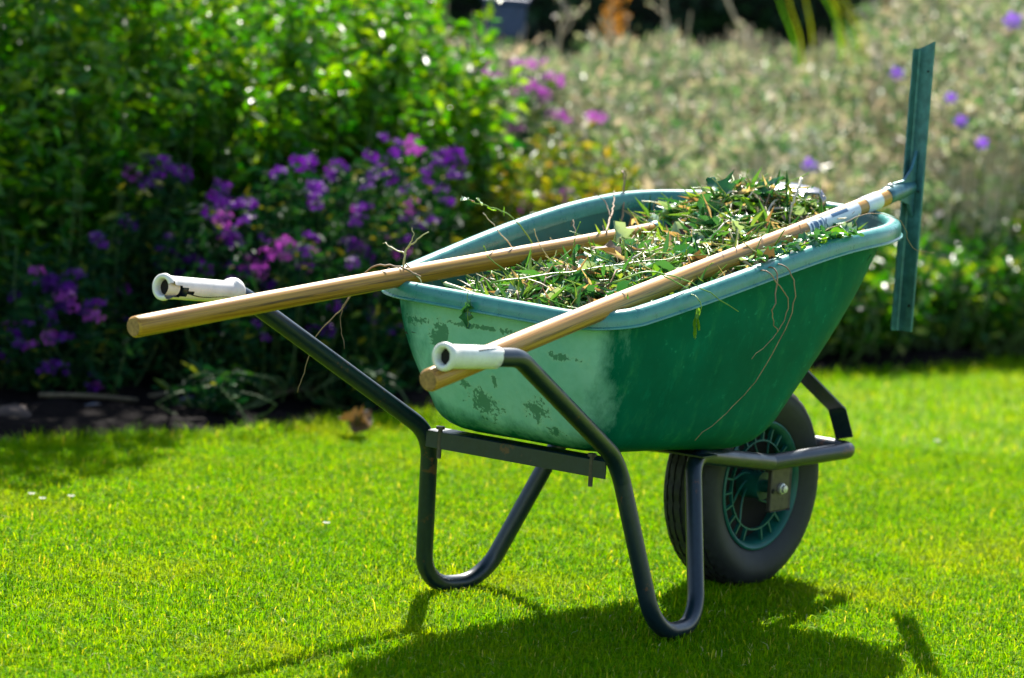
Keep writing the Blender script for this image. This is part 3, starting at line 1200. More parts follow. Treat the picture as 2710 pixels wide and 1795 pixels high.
M['st_pale'] = plain_mat('pale_stalk', (0.45, 0.42, 0.20), .5, var=.25, scale=30)
M['st_dry'] = plain_mat('dry_root', (0.30, 0.19, 0.11), .7, var=.35, scale=50)
M['st_cream'] = plain_mat('cream_root', (0.62, 0.55, 0.42), .6, var=.2, scale=60)

# body that the loose leaves lie on
gx_, gy_ = np.meshgrid(np.arange(-.80, .22, .012), np.arange(-.29, .291, .012), indexing='ij')
ok = in_tray(gx_.ravel(), gy_.ravel(), .006).reshape(gx_.shape)
zz = heap_z(gx_.ravel(), gy_.ravel()).reshape(gx_.shape) - .016 + rng.uniform(-.007, .007, gx_.shape)
m_ = MB()
V = np.stack([gx_, gy_, zz], 2).reshape(-1, 3)
ny = gx_.shape[1]
F = [(i * ny + j, (i + 1) * ny + j, (i + 1) * ny + j + 1, i * ny + j + 1) for i in range(gx_.shape[0] - 1) for j in range(ny - 1)
     if ok[i, j] and ok[i + 1, j] and ok[i, j + 1] and ok[i + 1, j + 1]]
m_.add(V, F)
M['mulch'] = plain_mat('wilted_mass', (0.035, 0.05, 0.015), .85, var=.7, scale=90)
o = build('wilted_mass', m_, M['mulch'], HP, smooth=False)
o['kind'] = 'stuff'


def leaf_quads(P, D, U, L, W, fold=.25, droop=.1):
    """diamond leaves folded along the midrib: base P, direction D, up U"""
    D = D / np.linalg.norm(D, axis=1)[:, None]
    Sd = np.cross(D, U)
    Sd /= np.linalg.norm(Sd, axis=1)[:, None] + 1e-9
    Un = np.cross(Sd, D)
    L, W = L[:, None], W[:, None]
    V = np.empty((len(P), 4, 3))
    V[:, 0] = P
    V[:, 1] = P + D * L * .48 + Sd * W / 2 + Un * W * fold
    V[:, 2] = P + D * L - Un * L * droop
    V[:, 3] = P + D * L * .48 - Sd * W / 2 + Un * W * fold
    I = (np.arange(len(P)) * 4)[:, None]
    F = np.concatenate([I + np.array([[0, 1, 2]]), I + np.array([[0, 2, 3]])])
    return V.reshape(-1, 3), F


def rand_dir(n, zscale=1.0, zb=0.0):
    d = rng.normal(0, 1, (n, 3))
    d[:, 2] = d[:, 2] * zscale + zb
    return d / np.linalg.norm(d, axis=1)[:, None]


n = 9000
X, Y, Z = heap_points(n)
D_ = rand_dir(n, .35, .1)
L_ = np.where(rng.random(n) < .5, rng.uniform(.010, .03, n), rng.uniform(.03, .07, n))
Z = Z + rng.uniform(-.014, .007, n)
k = in_tray(X + D_[:, 0] * L_, Y + D_[:, 1] * L_, .022) | (Z + D_[:, 2] * L_ * .7 > rim_z(X, Y) + .014)
X, Y, Z, D_, L_ = X[k], Y[k], Z[k], D_[k], L_[k]
n = len(X)
V, F = leaf_quads(np.column_stack([X, Y, Z]), D_, rand_dir(n, .6, 1.0), L_, rng.uniform(.003, .012, n), fold=.3, droop=.15)
o = build_fast('leaf_litter', V, F, None, M['heap'], HP)
o['kind'] = 'stuff'


# single leaves one can pick out: a few crumpled shapes shared by many copies
def crumpled(kind, seed):
    r = random.Random(seed)
    m_ = MB()
    nu, nv = 7, 4
    V = []
    cu, tw = r.uniform(-.5, .9), r.uniform(-.7, .7)
    for i in range(nu + 1):
        u = i / nu
        if kind == 'oval':
            w = .30 * math.sin(math.pi * u ** .8) ** .8 + .012
        elif kind == 'lobed':
            w = (.34 * math.sin(math.pi * u ** .75) ** .7) * (1 + .33 * math.cos(u * 22)) + .012
        else:
            w = .10 * math.sin(math.pi * u ** .7) ** .7 + .008
        for j in range(nv + 1):
            v = j / nv * 2 - 1
            x, y = u, v * w
            z = abs(v) * w * r.uniform(.25, .55) + .06 * math.sin(u * 9 + v * 3 + seed) + cu * (u - .5) ** 2 - cu * .25 + r.uniform(-.025, .025)
            y2, z2 = y * math.cos(tw * u) - z * math.sin(tw * u), y * math.sin(tw * u) + z * math.cos(tw * u)
            V.append((x - .3, y2, z2))
    F = [(i * (nv + 1) + j, (i + 1) * (nv + 1) + j, (i + 1) * (nv + 1) + j + 1, i * (nv + 1) + j + 1) for i in range(nu) for j in range(nv)]
    m_.add(V, F)
    return m_


leaf_meshes = {}
for mk, kinds in (('hl_deep', ('oval', 'lobed', 'blade', 'lobed')), ('hl_mid', ('oval', 'blade', 'blade')), ('hl_grey', ('oval', 'lobed')), ('hl_yel', ('oval', 'lobed')), ('hl_dry', ('oval', 'lobed', 'blade'))):
    leaf_meshes[mk] = []
    for i, kd in enumerate(kinds):
        o = build('leaf', crumpled(kd, i * 7 + len(mk) + ord(mk[3])), M[mk])
        leaf_meshes[mk].append(o.data)
        bpy.data.objects.remove(o)
pick = ['hl_deep'] * 40 + ['hl_mid'] * 34 + ['hl_grey'] * 15 + ['hl_yel'] * 1 + ['hl_dry'] * 10
hoff = Vector(HP.location)
X, Y, Z = heap_points(240, .055)
sx = rng.uniform(-.42, -.14, 45)
sy = -np.interp(sx, [-.8, -.1, .1], [.255, .292, .27]) + rng.uniform(-.012, .022, 45)
X, Y, Z = np.concatenate([X, sx]), np.concatenate([Y, sy]), np.concatenate([Z, rim_z(sx, sy) + .008])
for x, y, z in zip(X, Y, Z):
    me = rnd.choice(leaf_meshes[rnd.choice(pick)])
    sz = rnd.uniform(.036, .078) if y > -.24 else rnd.uniform(.02, .042)
    o = link('leaf', me, HP, Vector((x, y, z + rnd.uniform(.002, .013))) - hoff)
    o.rotation_euler = (rnd.gauss(0, .5), rnd.gauss(0, .45), rnd.uniform(0, 6.28))
    o.scale = (sz, sz * rnd.uniform(.7, 1.1), sz)
# single stalks
for k in range(210):
    x, y, z = heap_points(1, .04)
    a_ = rnd.gauss(.4, .8) + (math.pi if rnd.random() < .5 else 0)
    L_ = rnd.uniform(.06, .24)
    bend = rnd.gauss(0, 1.6)
    pts = []
    px_, py_ = x[0] - math.cos(a_) * L_ / 2, y[0] - math.sin(a_) * L_ / 2
    stp = L_ / 7
    for q in range(8):
        if not in_tray(np.array([px_]), np.array([py_]), .02)[0]:
            break
        pts.append((px_, py_, heap_z(px_, py_)[0] + .006 + .008 * math.sin(q + k) + (rnd.uniform(0, .02) if q in (0, 7) else 0)))
        px_ += math.cos(a_ + bend * (q / 7 - .5)) * stp
        py_ += math.sin(a_ + bend * (q / 7 - .5)) * stp
    if len(pts) < 4:
        continue
    m_ = MB()
    tube(m_, catmull(pts, 2), rnd.uniform(.0009, .0021), 5)
    build('stalk', m_, M[rnd.choice(['st_green', 'st_green', 'st_green', 'st_pale', 'st_dry', 'st_dry', 'st_cream'])], HP)
clip = MB()
for k in range(700):
    x, y, z = heap_points(1, .05)
    p = np.array([x[0], y[0], z[0] + rnd.uniform(-.002, .008)])
    d_ = rand_dir(1, .25, .1)[0]
    pts = [p]
    for q in range(4):
        d_ = d_ + rng.normal(0, .22, 3) * (1, 1, .5)
        d_ /= np.linalg.norm(d_)
        nx_ = pts[-1] + d_ * rnd.uniform(.010, .026)
        if not in_tray(nx_[:1], nx_[1:2], .02)[0]:
            break
        pts.append(nx_)
    if len(pts) > 2:
        tube(clip, pts, rnd.uniform(.0006, .0013), 4, caps=(False, False))
M['clip'] = leaf_mat('grass_clipping', [(0, (0.10, 0.28, 0.02)), (.5, (0.24, 0.42, 0.04)), (.75, (.42, .46, .14)), (1, (.55, .48, .28))], .25, .4, .4)
o = build('grass_clippings', clip, M['clip'], HP)
o['kind'] = 'stuff'
n_fine = MB()
for k in range(260):
    x, y, z = heap_points(1, .03)
    p = np.array([x[0], y[0], z[0] + .003])
    d_ = rand_dir(1, .35, .15)[0]
    pts = [p]
    for q in range(4):
        d_ = d_ + rng.normal(0, .35, 3) * (1, 1, .6)
        d_ /= np.linalg.norm(d_)
        pts.append(pts[-1] + d_ * rnd.uniform(.006, .016))
    tube(n_fine, pts, rnd.uniform(.0004, .0009), 4, caps=(False, False), mi=0)
o = build('rootlets', n_fine, M['st_dry'], HP)
o['kind'] = 'stuff'


# loose stems that stick out or hang down: things of their own
def strand(name, label, cat, paths, mat, leaves=None, group=None):
    first = paths[0][0]
    t = thing(name, label, cat, tuple(first[0]), group)
    for P_, r_ in paths:
        m_ = MB()
        Q = catmull(P_, 5)
        Q = Q + rng.normal(0, .0009, Q.shape)
        tube(m_, Q, [r_ * (1 - .55 * i / len(Q)) for i in range(len(Q))], 6)
        build('stem', m_, M[mat], t)
    for (p, d_, sz, mk) in (leaves or []):
        o = link('leaf', leaf_meshes[mk][-1], t, Vector(p) - t.location)
        o.rotation_euler = Vector(d_).to_track_quat('X', 'Z').to_euler()
        o.scale = (sz, sz * .8, sz)
    return t


strand('dry_root', 'brown root looped over the near rim, its short end bending back to the left', 'root', [([(-.40, -.27, .640), (-.426, -.310, .648), (-.415, -.328, .628), (-.372, -.326, .592), (-.395, -.323, .540), (-.471, -.322, .497)], .0014)], 'st_dry')
strand('dry_root', 'longest root, hanging from the near rim almost to the tray bottom', 'root', [([(-.36, -.27, .650), (-.373, -.312, .653), (-.363, -.330, .622), (-.365, -.324, .561), (-.406, -.300, .464), (-.444, -.272, .406), (-.51, -.245, .349)], .0014)], 'st_dry')
strand('dry_root', 'shortest root hanging outside the near rim, ending in a small hook', 'root', [([(-.39, -.27, .645), (-.400, -.312, .650), (-.416, -.328, .601), (-.421, -.326, .575), (-.399, -.325, .540)], .0017)], 'st_dry')
strand('dry_strand', 'kinked dry stem hanging far down from the back left corner of the tray', 'stem', [([(-.80, .155, .60), (-.835, .172, .615), (-.86, .205, .616), (-.862, .235, .593), (-.86, .268, .544), (-.86, .296, .514), (-.86, .335, .474), (-.86, .354, .419), (-.86, .369, .372)], .0017)], 'st_dry')
strand('dry_strand', 'short thin stem dangling beside the long kinked one at the back left corner', 'stem', [([(-.83, .20, .61), (-.852, .23, .582), (-.852, .277, .543), (-.85, .287, .515), (-.85, .283, .489), (-.85, .274, .462)], .0011)], 'st_dry')
strand('withered_sprig', 'withered sprig with spread brown tips standing up on the back left rim', 'sprig', [([(-.80, .195, .575), (-.80, .193, .626), (-.80, .189, .645), (-.80, .171, .659), (-.80, .143, .679)], .0022), ([(-.80, .190, .634), (-.80, .218, .642), (-.80, .243, .650)], .0016), ([(-.80, .186, .648), (-.80, .176, .668), (-.80, .181, .682)], .0012), ([(-.80, .190, .62), (-.79, .17, .60), (-.79, .155, .585)], .0016)], 'st_pale')
strand('seeding_stalk', 'green stalk with a pale nodding seed head leaning over the far rim', 'stalk', [([(-.40, .19, .60), (-.433, .2, .642), (-.501, .2, .692), (-.577, .2, .713), (-.63, .2, .725)], .0016)], 'st_green',
       [((-.55, .2, .705), (-1, .3, .3), .022, 'hl_mid'), ((-.59, .2, .717), (-.5, .3, .6), .018, 'hl_grey'), ((-.61, .2, .722), (-1, -.3, .2), .02, 'hl_dry'), ((-.63, .2, .725), (-1, .2, -.2), .02, 'hl_grey'), ((-.52, .2, .697), (.3, .3, .9), .02, 'hl_mid')])
strand('dry_straw', 'straight pale straw leaning against the far inner wall of the tray', 'straw', [([(-.47, .19, .610), (-.536, .2, .669), (-.582, .2, .698)], .0014)], 'st_cream')
strand('bleached_thread', 'long thin dry thread trailing past the front corner towards the metal bar', 'stem', [([(-.20, -.25, .70), (-.157, -.27, .712), (-.072, -.285, .735), (.022, -.292, .718), (.106, -.27, .664), (.182, -.27, .652)], .0009)], 'st_dry')
strand('hanging_leaf', 'dark green pointed leaf draped over the back rim', 'leaf', [([(-.76, .03, .575), (-.80, .028, .590), (-.828, .024, .590), (-.834, .019, .570), (-.836, .014, .529)], .0011)], 'st_green',
       [((-.836, .016, .560), (-.05, -.1, -1), .045, 'hl_deep'), ((-.835, .018, .572), (-.05, .5, -1), .03, 'hl_deep')])
strand('hanging_leaf', 'slim yellow-green leaf hanging from the middle of the near rim', 'leaf', [([(-.59, -.25, .60), (-.605, -.285, .612), (-.612, -.309, .598), (-.611, -.303, .575), (-.612, -.300, .540)], .0012)], 'st_green',
       [((-.612, -.302, .575), (0, 0, -1), .05, 'hl_mid'), ((-.608, -.303, .58), (.2, 0, -1), .04, 'hl_mid')])
strand('grass_stalk', 'arching green grass blade reaching across the handle and out over the near rim', 'grass blade', [([(-.72, -.20, .628), (-.679, -.24, .648), (-.602, -.28, .631), (-.508, -.315, .582)], .0016), ([(-.655, -.25, .645), (-.60, -.268, .622), (-.57, -.28, .60)], .0012)], 'st_green')
strand('thick_straw', 'thick pale yellow stalk lying along the inside of the back rim', 'stalk', [([(-.775, .12, .592), (-.785, .097, .591), (-.79, .029, .583), (-.785, -.057, .580)], .0034)], 'st_pale')
strand('cream_root', 'twisted cream root standing upright on top of the heap', 'root', [([(.02, -.07, .775), (-.002, -.08, .756), (-.017, -.08, .733), (-.021, -.08, .717), (-.023, -.08, .69)], .0032)], 'st_cream')
strand('grass_stalk', 'long straight green stalk lying on the heap between the two handles', 'grass blade', [([(-.75, .04, .600), (-.62, -.03, .622), (-.50, -.09, .640), (-.38, -.14, .655)], .0018)], 'st_green')
strand('bent_stem', 'bent brown stem hooked over the far rim of the tray', 'stem', [([(-.16, .22, .60), (-.10, .25, .66), (-.05, .285, .735), (-.045, .295, .752), (-.03, .30, .752), (-.02, .302, .735)], .0024)], 'st_dry')
strand('forked_twig', 'forked dead stem sloping up the far inner wall', 'stem', [([(-.28, .15, .66), (-.20, .20, .68), (-.14, .24, .70), (-.10, .27, .72)], .002), ([(-.20, .2, .68), (-.18, .23, .705), (-.19, .25, .72)], .0013), ([(-.30, .2, .62), (-.26, .24, .67), (-.255, .25, .66)], .0012)], 'st_dry')

# ------------------------------------------------------------ planting behind the lawn
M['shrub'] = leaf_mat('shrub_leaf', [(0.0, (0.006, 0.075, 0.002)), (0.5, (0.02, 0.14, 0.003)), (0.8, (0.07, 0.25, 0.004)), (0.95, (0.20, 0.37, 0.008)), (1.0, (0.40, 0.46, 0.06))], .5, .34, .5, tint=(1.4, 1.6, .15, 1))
M['shrub_top'] = leaf_mat('shrub_leaf_top', [(0.0, (0.03, 0.16, 0.002)), (0.6, (0.075, 0.22, 0.003)), (1.0, (0.26, 0.36, 0.004))], .45, .36, .5, tint=(1.4, 1.5, .2, 1))  # lighter, yellower green, mostly for leaves near the stem tips
M['aster_leaf'] = leaf_mat('aster_leaf', [(0.0, (0.003, 0.030, 0.012)), (0.6, (0.007, 0.055, 0.018)), (0.94, (0.03, 0.11, 0.02)), (0.97, (0.2, 0.24, 0.02)), (1.0, (0.3, 0.26, 0.02))], .3, .6, .1)
M['yellow_leaf'] = leaf_mat('yellowing_leaf', [(0.0, (0.03, 0.10, 0.006)), (0.45, (0.10, 0.20, 0.006)), (0.85, (0.26, 0.28, 0.008)), (1.0, (0.38, 0.22, 0.02))], .45, .42, .4)
M['faded'] = leaf_mat('faded_leaf', [(0.0, (0.015, 0.085, 0.015)), (0.25, (0.09, 0.22, 0.06)), (0.5, (0.30, 0.43, 0.19)), (0.72, (0.50, 0.48, 0.31)), (0.9, (0.60, 0.45, 0.34)), (1.0, (0.75, 0.73, 0.70))], .3, .5, .4, tint=(1.1, 1.05, .85, 1))
M['low_leaf'] = leaf_mat('low_leaf', [(0.0, (0.008, 0.06, 0.004)), (0.5, (0.028, 0.13, 0.006)), (0.82, (0.10, 0.25, 0.01)), (0.94, (0.36, 0.38, 0.03)), (1.0, (0.5, 0.42, 0.34))], .42, .34, .5, tint=(1.4, 1.5, .2, 1))
M['hedge_leaf'] = leaf_mat('hedge_leaf', [(0.0, (0.006, 0.03, 0.008)), (0.7, (0.014, 0.055, 0.014)), (1.0, (0.03, 0.09, 0.02))], .2, .45, .4)
M['woody'] = plain_mat('woody_stem', (0.10, 0.075, 0.04), .8, var=.4, scale=50)
M['green_stem'] = plain_mat('plant_stem', (0.06, 0.11, 0.02), .6, var=.3, scale=50)
M['petal'] = leaf_mat('shaded_purple_petal', [(0.0, (0.055, 0.002, 0.17)), (0.6, (0.10, 0.005, 0.24)), (1.0, (0.24, 0.02, 0.36))], .4, .5, .3, tint=(1.4, 1.2, 1.4, 1))  # aster petals with shade put into the colour
M['petal_pink_sunlit'] = leaf_mat('pink_and_sunlit_petal', [(0.0, (0.26, 0.02, 0.30)), (1.0, (0.52, 0.09, 0.52))], .45, .5, .3, tint=(1.3, 1.2, 1.3, 1))  # pink phlox; also aster heads with sunlight put into the colour
M['violet'] = leaf_mat('violet_petal', [(0.0, (0.16, 0.04, 0.55)), (1.0, (0.30, 0.09, 0.75))], .45, .5, .3, tint=(1.2, 1.2, 1.2, 1))
M['orange_dry'] = leaf_mat('orange_plume', [(0.0, (0.32, 0.14, 0.03)), (1.0, (0.55, 0.30, 0.06))], .4, .6, .3)
M['straw'] = plain_mat('dead_stalk', (0.52, 0.43, 0.30), .7, var=.25, scale=30)


def stems_mesh(roots, tips, r, seg=4, bow=.06, nseg=5):
    m_ = MB()
    for a_, b_ in zip(roots, tips):
        a_, b_ = np.array(a_), np.array(b_)
        k = rng.normal(0, bow, 3) * (1, 1, .2)
        U = np.linspace(0, 1, nseg)
        pts = [a_ + (b_ - a_) * u + k * math.sin(math.pi * u) for u in U]
        tube(m_, pts, [r * (1 - .6 * u) for u in U], seg, caps=(False, False))
    return m_


def shrub(name, label, cat, x, y, rad, h, nst, per, mat, mat_top, L, group=None, lean=.25, low=.1, stem='woody', front=0.0, sr=.0035):
    t = thing(name, label, cat, (x, y, 0), group)
    roots, tips = [], []
    for k in range(nst):
        a_, rr = rnd.uniform(0, 6.28), rad * math.sqrt(rnd.random())
        rx, ry = x + math.cos(a_) * rr * .8, y + math.sin(a_) * rr * .8
        hh = h * rnd.uniform(.72, 1.05) * (1 - .18 * (rr / rad) ** 2)
        hh *= 1 - front * max(0, min(1, .5 - .5 * ((rx - x) * .79 + (ry - y) * .61) / rad))
        roots.append((rx, ry, 0))
        tips.append((rx + math.cos(a_) * rr * lean + rnd.gauss(0, .04), ry + math.sin(a_) * rr * lean + rnd.gauss(0, .04), hh))
    build('stems', stems_mesh(roots, tips, sr), M[stem], t)
    R_, T_ = np.array(roots), np.array(tips)
    idx = np.repeat(np.arange(nst), per)
    u = rng.uniform(low, 1.0, len(idx)) ** .8
    P_ = R_[idx] + (T_[idx] - R_[idx]) * u[:, None] + rng.normal(0, .012, (len(idx), 3))
    D = rand_dir(len(idx), .5, .15)
    U_ = rand_dir(len(idx), .5, .9)
    Ls = rng.uniform(.6, 1.15, len(idx)) * L
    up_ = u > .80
    for nm, k, mm in (('foliage', ~up_, mat), ('top_foliage', up_, mat_top)):
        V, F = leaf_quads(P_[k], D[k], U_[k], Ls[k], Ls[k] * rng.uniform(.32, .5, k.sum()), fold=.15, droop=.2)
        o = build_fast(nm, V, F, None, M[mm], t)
    return t


SHRUBS = [((0.83, 2.80), 'tall leafy bush filling the left edge of the picture behind the purple flowers', .30, 1.20),
          ((1.15, 2.78), 'tall leafy bush above the grip of the left hand bar, second from the left', .28, 1.22),
          ((1.46, 2.72), 'tall leafy bush behind the densest purple flowers, third from the left', .28, 1.20),
          ((1.74, 2.62), 'tall leafy bush above the middle of the purple flowers, fourth from the left', .27, 1.17),
          ((2.00, 2.56), 'tall yellow-topped bush left of the pink flower spikes, fifth from the left', .24, 1.12),
          ((2.15, 2.78), 'rightmost of the tall leafy bushes, its arching top in front of the grey post', .19, 1.08)]
for (x, y), lb, rad, h in SHRUBS:
    shrub('leafy_bush', lb, 'bush', x, y, rad * 1.25, h * 1.12, 90, 72, 'shrub', 'shrub_top', .052, 'tall leafy bushes along the back of the bed', stem='green_stem', front=.48, sr=.0022)
BACK = [((1.15, 3.55), 'leafy bush in the second row behind the left edge bush'), ((1.75, 3.5), 'leafy bush in the second row behind the third and fourth bushes'), ((2.3, 3.3), 'leafy bush in the second row behind the yellow-topped bush'), ((0.45, 3.2), 'leafy bush just outside the left end of the row')]
for (x, y), lb in BACK:
    shrub('leafy_bush', lb, 'bush', x, y, .36, 1.35, 60, 50, 'shrub', 'shrub_top', .06, 'tall leafy bushes along the back of the bed')

ASTERS = [([0.497, 2.415], [[0.517, 2.363, 0.207], [0.429, 2.326, 0.145], [0.503, 2.413, 0.089], [0.449, 2.297, 0.097], [0.476, 2.364, 0.312], [0.511, 2.477, 0.173]]), ([0.611, 2.371], [[0.626, 2.323, 0.382], [0.592, 2.429, 0.284], [0.614, 2.432, 0.262], [0.616, 2.412, 0.155], [0.577, 2.262, 0.063], [0.654, 2.321, 0.034], [0.582, 2.372, 0.224]]), ([0.946, 2.471], [[0.932, 2.403, 0.548], [0.964, 2.453, 0.516], [0.96, 2.544, 0.513], [0.969, 2.571, 0.349], [1.033, 2.557, 0.542]]), ([0.982, 2.361], [[1.037, 2.449, 0.52], [1.019, 2.38, 0.309], [0.937, 2.261, 0.313]]), ([1.038, 2.227], [[0.983, 2.184, 0.432], [1.015, 2.272, 0.454], [1.069, 2.202, 0.385], [1.071, 2.182, 0.276], [1.066, 2.248, 0.269], [1.047, 2.321, 0.421], [1.064, 2.229, 0.324], [1.011, 2.234, 0.368]]), ([1.071, 2.116], [[1.051, 2.115, 0.379], [1.084, 2.164, 0.347], [1.062, 2.066, 0.34], [1.017, 2.059, 0.58]]), ([1.243, 2.163], [[1.211, 2.188, 0.574], [1.151, 2.127, 0.518], [1.196, 2.134, 0.502], [1.243, 2.209, 0.33], [1.252, 2.137, 0.552]]), ([1.313, 2.082], [[1.335, 2.106, 0.59], [1.277, 2.096, 0.459], [1.339, 2.118, 0.466], [1.231, 2.053, 0.431], [1.253, 2.013, 0.558]]), ([1.491, 2.11], [[1.427, 2.107, 0.594], [1.538, 2.13, 0.595], [1.526, 2.199, 0.523], [1.585, 2.13, 0.545], [1.543, 2.071, 0.427], [1.4, 2.045, 0.175], [1.626, 2.117, 0.579], [1.584, 2.037, 0.549], [1.536, 2.145, 0.447]]), ([2.908, 2.844], [[2.8, 2.893, 0.708], [2.854, 2.97, 0.727], [2.999, 2.982, 0.739], [2.838, 2.795, 0.698], [2.88, 2.742, 0.715], [3.042, 2.918, 0.636], [2.893, 2.868, 0.673], [2.931, 2.765, 0.612], [2.846, 2.872, 0.591], [2.947, 2.93, 0.515], [3.071, 2.729, 0.602], [2.787, 2.768, 0.756], [2.884, 2.782, 0.674], [2.346, 2.399, 0.409], [2.36, 2.381, 0.413], [2.415, 2.312, 0.422]])]

def floret_cluster(seed, n, rad, size):
    r = np.random.default_rng(seed)
    V, F = [], []
    for k in range(n):
        d_ = r.normal(0, 1, 3)
        d_[2] = abs(d_[2]) * .8
        d_ /= np.linalg.norm(d_)
        c_ = d_ * rad * r.uniform(.55, 1.0) * (1, 1, .75)
        nn = d_ + r.normal(0, .35, 3)
        nn /= np.linalg.norm(nn)
        a_ = np.cross(nn, (0.3, .5, .8))
        a_ /= np.linalg.norm(a_)
        b_ = np.cross(nn, a_)
        s_ = size * r.uniform(.7, 1.15)
        for q in range(6):
            t0 = q * math.pi / 3 + r.uniform(0, .3)
            base = len(V)
            for ang, rr_, up_ in ((t0, .1, 0), (t0 - .32, .75, .12), (t0, 1.0, .2), (t0 + .32, .75, .12)):
                V.append(c_ + (a_ * math.cos(ang) + b_ * math.sin(ang)) * s_ * rr_ + nn * s_ * up_)
            F += [(base, base + 1, base + 2), (base, base + 2, base + 3)]
    return np.array(V), np.array(F)


fl_mesh = {}
for mk in ('petal', 'petal_pink_sunlit'):
    fl_mesh[mk] = []
    for k in range(5):
        V, F = floret_cluster(k, 22, .042, .012)
        o = build_fast('flower_head', V, F, None, M[mk])
        fl_mesh[mk].append(o.data)
        bpy.data.objects.remove(o)

ALAB = ['purple flowered aster at the far left, low beside the soil', 'purple flowered aster second from the left, with a bloom near the ground', 'purple flowered aster with the tall dark bloom above the white grip',
        'thin purple flowered aster in line with the white grip', 'purple flowered aster with many blooms just above the left hand bar', 'purple flowered aster with pale lit blooms over the longer wooden handle',
        'tall purple flowered aster with the bright twin bloom', 'purple flowered aster with the large lit bloom left of the tray corner', 'purple flowered aster nearest the far tray rim',
        'pink flowered phlox standing at the left end of the faded plants']
for i, (b_, fl) in enumerate(ASTERS):
    pink = i == 9
    t = thing('phlox_plant' if pink else 'aster_plant', ALAB[i], 'flower', (b_[0], b_[1], 0), None if pink else 'purple asters along the front of the bed')
    roots, tips = [], []
    for f in fl:
        roots.append((b_[0] + rnd.gauss(0, .05), b_[1] + rnd.gauss(0, .05), 0))
        tips.append(f)
    if not pink:
        fl = fl + [[b_[0] + rnd.gauss(-.02, .09), b_[1] + rnd.gauss(-.02, .09), rnd.uniform(.14, .5) * (.7 if i < 2 else 1)] for q in range(6)]
        for f in fl[-6:]:
            roots.append((b_[0], b_[1], 0))
            tips.append(f)
    zmax = max([f[2] for f in fl] + [.35])
    for k in range(0 if pink else 12):
        rx, ry = b_[0] - .13 + rnd.gauss(0, .09), b_[1] - .13 + rnd.gauss(0, .05)
        roots.append((rx + .05, ry + .05, 0))
        tips.append((rx + rnd.gauss(0, .07), ry + rnd.gauss(0, .05), zmax * rnd.uniform(.35, .75)))
    for k in range(20):
        rx, ry = b_[0] + rnd.gauss(0, .09), b_[1] + rnd.gauss(0, .07)
        roots.append((rx, ry, 0))
        tips.append((rx + rnd.gauss(0, .07), ry + rnd.gauss(0, .07), zmax * rnd.uniform(.55, .98)))
    build('stems', stems_mesh(roots, tips, .0025, bow=.03), M['green_stem'], t)
    R_, T_ = np.array(roots), np.array(tips)
    idx = np.repeat(np.arange(len(roots)), 60)
    u = rng.uniform(.12, 1.0, len(idx)) ** .8
    P_ = R_[idx] + (T_[idx] - R_[idx]) * u[:, None] + rng.normal(0, .014, (len(idx), 3))
    Ls = rng.uniform(.022, .05, len(idx))
    V, F = leaf_quads(P_, rand_dir(len(idx), .5, .2), rand_dir(len(idx), .5, .8), Ls, Ls * rng.uniform(.22, .36, len(idx)), fold=.1, droop=.2)
    build_fast('foliage', V, F, None, M['aster_leaf'], t)
    for f in fl:
        f = tuple(np.array(f) - np.array((.62, .62, -.03)) * (.12 if pink else .17))
        lit = pink or rnd.random() < .16  # chosen aster heads take the paler petals to look sunlit
        for q in range(rnd.choice((1, 2, 3))):
            p = Vector(f) + Vector((rnd.gauss(0, .026), rnd.gauss(0, .026), rnd.gauss(0, .022))) * (q > 0)
            o = link('flower_head', rnd.choice(fl_mesh['petal_pink_sunlit' if lit else 'petal']), t, p - t.location)
            o.rotation_euler = (rnd.gauss(0, .4), rnd.gauss(0, .4), rnd.uniform(0, 6.28))
            s_ = rnd.uniform(.42, .8) * (1 if q == 0 else .75) * (1.15 if pink else 1)
            o.scale = (s_, s_, s_ * rnd.uniform(.8, 1.2))

for (x, y), lb, h in (((2.115, 2.36), 'yellowing low shrub between the purple asters and the tray rim', .60), ((2.30, 2.33), 'yellowing shrub with orange leaves beneath the pink flowers', .64), ((2.60, 2.42), 'yellowing shrub with upright ochre tips left of the faded plants', .60)):
    shrub('yellowing_shrub', lb, 'shrub', x, y, .19, h, 40, 40, 'yellow_leaf', 'yellow_leaf', .042, 'yellowing shrubs', stem='green_stem')

# bank of faded perennials: one mass nobody could count
n = 48000
bx_ = rng.uniform(2.55, 6.2, n)
tt = rng.uniform(0.38, 2.3, n)
by_ = border(bx_) + tt
top = .22 + .295 * np.clip(tt, 0, 1.6) + .30 * np.clip((.616 * (bx_ + 5.98) - .788 * (by_ + 4.1) - 1.12) / .3, 0, 1) + .05 * np.sin(bx_ * 7 + tt * 3) * np.sin(tt * 8 + bx_ * 2) + .03 * np.sin(bx_ * 19) * np.sin(tt * 21)
keep = (bx_ + .75 * tt > 3.5) & (bx_ - .30 * tt > 2.35)
bx_, by_, top, tt = bx_[keep], by_[keep], top[keep], tt[keep]
n = len(bx_)
nc = 1200
ci = rng.choice(n, nc, replace=False)
who = rng.integers(0, nc, n)
loose = rng.random(n) < .3
cxy = np.column_stack([bx_[ci], by_[ci]])[who] + rng.normal(0, .034, (n, 2))
bx_ = np.where(loose, bx_, cxy[:, 0])
by_ = np.where(loose, by_, cxy[:, 1])
bz = np.where(loose, top * (1 - rng.beta(1, 2.2, n) * .8), top[ci][who] + rng.normal(0, .022, n) + rng.uniform(-.05, .03, nc)[who])
P_ = np.column_stack([bx_, by_, bz])
D = rand_dir(n, .8, .35)
Ls = rng.uniform(.014, .05, n) * np.where(rng.random(n) < .05, 1.7, 1)
V, F = leaf_quads(P_, D, rand_dir(n, .6, .7), Ls, Ls * rng.uniform(.16, .5, n), fold=.15, droop=.15)
o = build_fast('faded_perennials', V, F, None, M['faded'])
